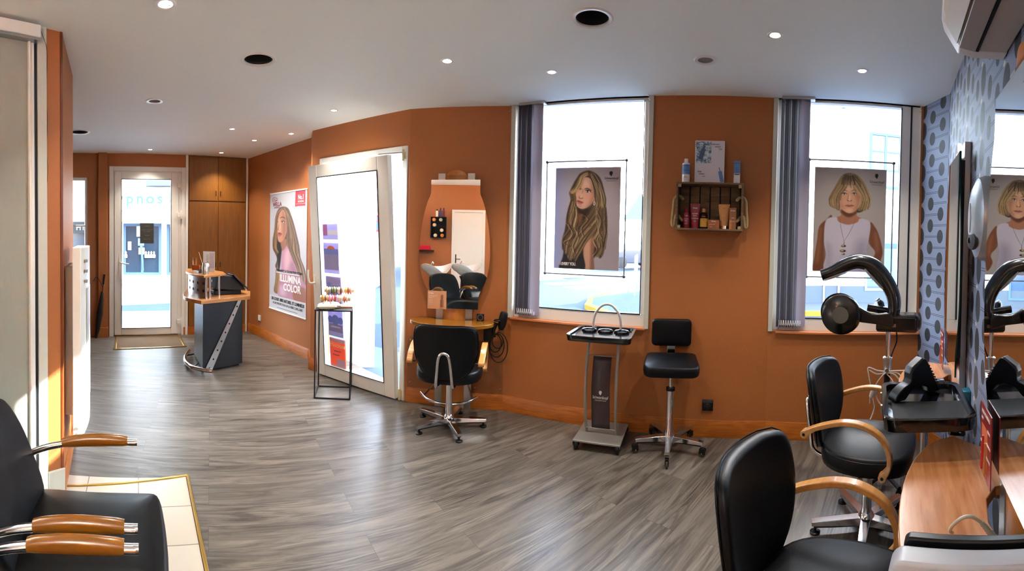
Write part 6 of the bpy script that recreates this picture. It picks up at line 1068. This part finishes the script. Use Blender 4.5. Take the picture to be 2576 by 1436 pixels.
slab('pavement_island', isl, GZ - .1, GZ, mat('blue_grey_paving', (56, 70, 90), .9, spec=.05, var=.08, vscale=3)); slab('kerb_island', [(2.08, 9.1), (1.75, 10.4), (2.18, 12.0), (2.96, 12.9), (3.0, 12.8), (2.25, 11.9), (1.93, 10.4), (2.2, 9.35), (2.9, 9.02), (3.6, 9.1), (3.6, 8.9), (2.85, 8.8)], GZ - .1, GZ + .012, YEL)
slab('cobbled_gutter', [(-2.4, 5.6), (-.6, 4.75), (1.2, 5.6), (1.9, 9.0), (1.6, 10.6), (.6, 10.8), (-.4, 8), (-1.6, 6.4)], GZ - .1, GZ - .085, COB)
for i, (a, b, c, d) in enumerate((((1.15, 16.1), (2.5, 16.9), (2.9, 16.2), (1.5, 15.5)), ((1.75, 14.9), (3.1, 15.9), (3.5, 15.1), (2.1, 14.2)), ((.6, 17.6), (1.9, 18.3), (2.2, 17.7), (.9, 17.0)))): o = slab('crosswalk_stripe', [a, b, c, d], GZ - .098, GZ - .09, WROAD)
# corner building seen through the right window
def facade(name, p, q, h, label, mt, depth=6, ridge=None, rd=3.0, rmat=SLATE):
    F = Fr(p, q); t = thing(name, label, 'building', F.at(0), F.a); obj('wall', M().box(0, F.len, 0, depth, GZ - .1, h), mt, t)
    if ridge: obj('roof', M().prism([(-.15, h), (rd, ridge), (2 * rd, h)], -.1, F.len + .1, 'x'), rmat, t)
    return F, t
FA, t = facade('corner_building', (5.0, 10.79), (14.5, 5.44), 5.3, 'white rendered corner building with blue joinery, seen through the right window', REN, depth=6, ridge=8.35)
obj('gutter', M().box(0, FA.len, -.16, 0, 5.22, 5.36), mat('zinc', (150, 160, 166), .4, metal=.5), t); obj('cornice', M().box(0, FA.len, -.08, 0, 5.02, 5.12), REN, t); obj('downpipe', M().cyl(.035, GZ, 5.2, 10, (3.66, -.05, 0)), GREYP, t); obj('downpipe', M().cyl(.03, GZ, 1.6, 10, (3.25, -.04, 0)), GREYP, t)
obj('base_course', M().box(0, FA.len, -.03, 0, GZ, .36), mat('grey_base_course', (70, 80, 90), .8), t)
def ext_window(t, x0, x1, z0, z1, fm, nx, nz, gm=SHOPG, fr=.05, y=-.02):
    w = obj('window', ring_frame(M(), x0, x1, z0, z1, fr, y - .03, y + .03), fm, t); obj('pane', M().box(x0 + fr, x1 - fr, y - .005, y, z0 + fr, z1 - fr), gm, w); m = M()
    for i in range(1, nx): c = x0 + (x1 - x0) * i / nx; m.box(c - fr * .5, c + fr * .5, y - .025, y + .02, z0 + fr, z1 - fr)
    for i in range(1, nz): c = z0 + (z1 - z0) * i / nz; m.box(x0 + fr, x1 - fr, y - .02, y + .015, c - fr * .3, c + fr * .3)
    if nx > 1 or nz > 1: obj('glazing_bar', m, fm, w)
    return w
BGL = mat('blue_reflecting_glass', (58, 78, 102), .1, spec=.7)
ext_window(t, 4.44, 5.40, 3.1, 4.65, BLUF, 2, 3, BGL, .07); ext_window(t, 7.2, 8.2, 3.1, 4.65, BLUF, 2, 3, BGL, .07); ext_window(t, 1.2, 2.1, 3.1, 4.65, BLUF, 2, 3, BGL, .07)
w = ext_window(t, 4.40, 6.3, .23, 1.87, mat('pale_blue_shopfront', (96, 130, 146), .5), 1, 1, mat('pale_shop_glass', (80, 112, 134), .2), .07); obj('navy_band', M().box(4.42, 6.28, -.06, -.05, 1.42, 1.56), mat('navy_blue', (38, 66, 140), .5), w); obj('shop_poster', M().box(4.62, 5.2, -.06, -.05, .5, 1.4), mat('bright_blue_poster', (70, 130, 190), .5), w); text('lettering', 'des résultats', .11, WINK, w, (4.9, -.065, .72)); text('lettering', 'qui rajeunissent', .09, WINK, w, (4.9, -.065, .60))
ext_window(t, 2.05, 2.62, .10, 1.9, mat('blue_frame', (58, 88, 160), .5), 1, 2, BGL, .06); obj('meter_box', M().box(3.1, 3.62, -.05, 0, .38, .54), REN2, t)
# building across from the entrance
FE2, t = facade('shop_building', (-16.52, 1.77), (-4.5, 14.67), 7.0, 'white shop building across the street, seen through the entrance door glass', REN)
obj('roof_band', M().box(9.9, 11.2, -.5, 0, 2.84, 3.1), SLATE, t); obj('string_course', M().box(6, 13, -.12, 0, 2.72, 2.78), REN2, t); obj('sign_board', M().box(6, 13, -.10, 0, 2.12, 2.72), mat('sign_white', (232, 238, 240), .5), t); obj('awning', M().prism([(-.7, 1.78), (0, 2.06), (0, 2.12), (-.7, 1.95)], 8.4, 10.62, 'x'), REN2, t); obj('awning', M().prism([(-.6, 1.74), (0, 2.02), (0, 2.12), (-.6, 1.92)], 10.66, 12.5, 'x'), REN2, t)
SGN = mat('sign_blue_grey', (40, 76, 92), .5)
for ch_, x in (('p', 9.42), ('n', 9.72), ('o', 10.02), ('s', 10.31), ('k', 10.68), ('y', 9.12), ('h', 8.82)): text('sign_letter', ch_, .46, SGN, t, (x, -.13, 2.335), ext=.02, bold=.006)
w = ext_window(t, 9.22, 10.36, .20, 1.74, BLUF, 2, 1, SHOPG, .08); w2_ = ext_window(t, 10.52, 12.4, .20, 1.72, BLUF, 2, 1, SHOPG, .08); ext_window(t, 7.2, 9.0, .2, 1.74, BLACKM, 2, 1, SHOPG, .08); text('lettering', 'FIT', .22, WINK, t, (7.95, -.16, 1.55)); obj('sign_band', M().box(7.0, 8.6, -.14, -.1, 1.45, 1.8), BLACKM, t)
for (a, b, c, d, mt) in ((9.62, 9.86, 1.35, 1.66, mat('pastel_poster', (170, 190, 190), .6)), (9.66, 9.84, 1.08, 1.3, mat('blue_poster_small', (90, 140, 190), .6)), (9.68, 9.86, .82, 1.02, mat('orange_poster_small', (220, 140, 100), .6)), (9.36, 9.46, .95, 1.2, PAPER)): obj('window_poster', M().box(a, b, -.075, -.07, c, d), mt, w)
for x in (9.3, 9.9, 9.98, 10.06, 10.14): obj('window_ornament', M().lathe([(.04, 0), (.045, .08), (.02, .12), (.03, .16), (.0001, .2)], 12, (x, -.09, .72)), PORC, w)
obj('display_umbrella', M().tube([(9.75, -.1, 1.1), (9.82, -.1, .35)], [.035, .015], 8), mat('blue_umbrella', (60, 110, 170), .6), w); obj('ledge', M().box(6, 13, -.2, 0, .10, .18), REN2, t)
# long white building ahead, far houses, tree, car, sign, barrier, pillar
FN, t = facade('terrace_building', (-3.8, 16.74), (3.1, 18.6), 9.0, 'long white terrace building across the street, seen through the side door and left window', REN)
for x in (.7, 4.7): ext_window(t, x, x + .9, 3.6, 5.2, mat('pale_joinery', (176, 196, 206), .5), 2, 3, mat('pale_pane', (170, 190, 200), .2), .07)
ext_window(t, 2.3, 3.3, .6, 2.2, mat('pale_joinery2', (190, 204, 212), .5), 2, 1, mat('pale_pane2', (180, 198, 208), .2), .07); obj('shop_band', M().box(.2, 1.8, -.1, 0, 1.9, 2.4), mat('turquoise_band', (120, 196, 200), .5), t)
t = thing('far_house', 'distant house with a pointed slate roof and red brick base down the street', 'house', (11.6, 38, GZ), -.28); obj('wall', M().box(-1.6, 1.0, 0, 5, 0, 3.4), REN2, t); obj('brick_base', M().box(-1.62, 1.02, -.05, 0, 0, 1.4), mat('pink_brick', (206, 150, 128), .8), t); obj('roof', M().add([(-1.8, -.2, 3.4), (1.2, -.2, 3.4), (1.2, 5.2, 3.4), (-1.8, 5.2, 3.4), (-.3, 2.5, 6.0)], [(0, 1, 4), (1, 2, 4), (2, 3, 4), (3, 0, 4), (3, 2, 1, 0)]), SLATE, t, smooth=False)
def leafball(m, c, r, n, rg):
    for _ in range(n):
        v = Vector((rg.gauss(0, 1), rg.gauss(0, 1), rg.gauss(0, 1))).normalized() * r * rg.uniform(.5, 1); p0 = Vector(c) + v; a = Vector((rg.uniform(-1, 1), rg.uniform(-1, 1), rg.uniform(-1, 1))).normalized() * r * .12; b = a.cross(Vector((rg.uniform(-1, 1), rg.uniform(-1, 1), rg.uniform(-1, 1)))).normalized() * r * .09; m.add([p0 - a, p0 + b, p0 + a, p0 - b], [(0, 1, 2, 3)])
t = thing('street_tree', 'green tree beside the distant house, seen through the left window', 'tree', (16.2, 48, GZ)); rg = random.Random(5); m = M(); [leafball(m, (rg.uniform(-1.6, 1.6), rg.uniform(-1.5, 1.5), rg.uniform(2, 6.5)), 1.5, 260, rg) for _ in range(7)]; obj('crown', m, mat('leaf_green', (44, 92, 50), .7, var=.3), t, smooth=False); obj('trunk', M().tube([(0, 0, 0), (.1, 0, 2), (0, .1, 4)], [.22, .16, .08], 10), mat('bark', (110, 96, 80), .9), t)
o = obj('hedge', M(), mat('hedge_green', (150, 200, 90), .8)); bpy.data.objects.remove(o); rg = random.Random(6); m = M(); m.box(-1.1, 1.1, -.4, .4, 0, .8); [leafball(m, (rg.uniform(-1.1, 1.1), rg.uniform(-.4, .4), rg.uniform(.2, 1.0)), .35, 80, rg) for _ in range(10)]; o = obj('hedge', m, mat('hedge_leaf', (80, 130, 40), .8), loc=(10.6, 34, GZ), smooth=False); tag(o, 'low bright green hedge in front of the distant house', 'hedge')
t = thing('parked_car', 'dark parked car down the street, seen right of the long-haired poster', 'car', (6.75, 24.2, GZ), .35)
obj('body', M().prism(catmull([(-2.0, .35), (-2.05, .62), (-1.9, .86), (-1.2, .95), (-.75, 1.35), (.4, 1.42), (1.0, 1.0), (1.9, .86), (2.05, .6), (2.0, .32), (0, .26)], 4, True), -.8, .8, 'y'), mat('dark_car_paint', (34, 40, 58), .2, coat=1), t, bevel=.05, seg=3); obj('side_window', M().prism([(-1.05, .98), (-.68, 1.28), (.35, 1.33), (.82, 1.0)], -.815, .815, 'y'), mat('car_glass', (120, 150, 170), .1), t); obj('tail_light', M().box(-2.06, -1.9, -.78, -.5, .68, .84), mat('red_lens', (196, 40, 36), .3), t)
for x in (-1.25, 1.25):
    for y in (-.76, .76): obj('wheel', M().lathe([(.0001, -.1), (.2, -.1), (.31, -.08), (.31, .08), (.2, .1), (.0001, .1)], 20, (x, y, .31), 'y'), BLACKM, t)
t = thing('traffic_sign', 'round red and blue no-parking sign outside the tilted side door', 'sign', (-3.66, 11.43, GZ), .31); obj('pole', M().cyl(.03, 0, 2.2, 10), GREYP, t); obj('red_ring', M().cyl(.24, -.05, -.03, 32, (0, 0, 1.87), 'y'), mat('sign_red', (206, 40, 44), .5), t); obj('blue_disc', M().cyl(.17, -.055, -.045, 32, (0, 0, 1.87), 'y'), mat('sign_blue', (40, 80, 170), .5), t); m = M(); m.box(-.022, .022, -.058, -.05, -.19, .19); m.xf(Matrix.Translation((0, 0, 1.87)) @ Matrix.Rotation(.78, 4, 'Y')); obj('red_bar', m, bpy.data.materials['sign_red'], t)
t = thing('street_barrier', 'tubular crowd barrier on the pavement right of the long-haired poster', 'barrier', (3.42, 11.95, GZ), 1.25); obj('hoop', M().tube(catmull([(0, 0, 0), (0, 0, .9), (.08, 0, 1.05), (.25, 0, 1.1), (1.6, 0, 1.1), (1.75, 0, 1.0), (1.8, 0, .9), (1.8, 0, 0)], 4), .022, 8), mat('grey_barrier', (120, 140, 160), .5, metal=.3), t)
for i in range(7): obj('bar', M().cyl(.01, .2, 1.09, 6, (.25 + .22 * i, 0, 0)), bpy.data.materials['grey_barrier'], t)
obj('lower_rail', M().tube([(0, 0, .2), (1.8, 0, .2)], .014, 8), bpy.data.materials['grey_barrier'], t)
t = thing('porch_pillar', 'plain white rendered pillar standing just outside the tilted side door', 'pillar', (-1.74, 4.90, GZ), .35); obj('shaft', M().box(-.185, .18, 0, .26, 0, 4.5), REN, t, bevel=.01)
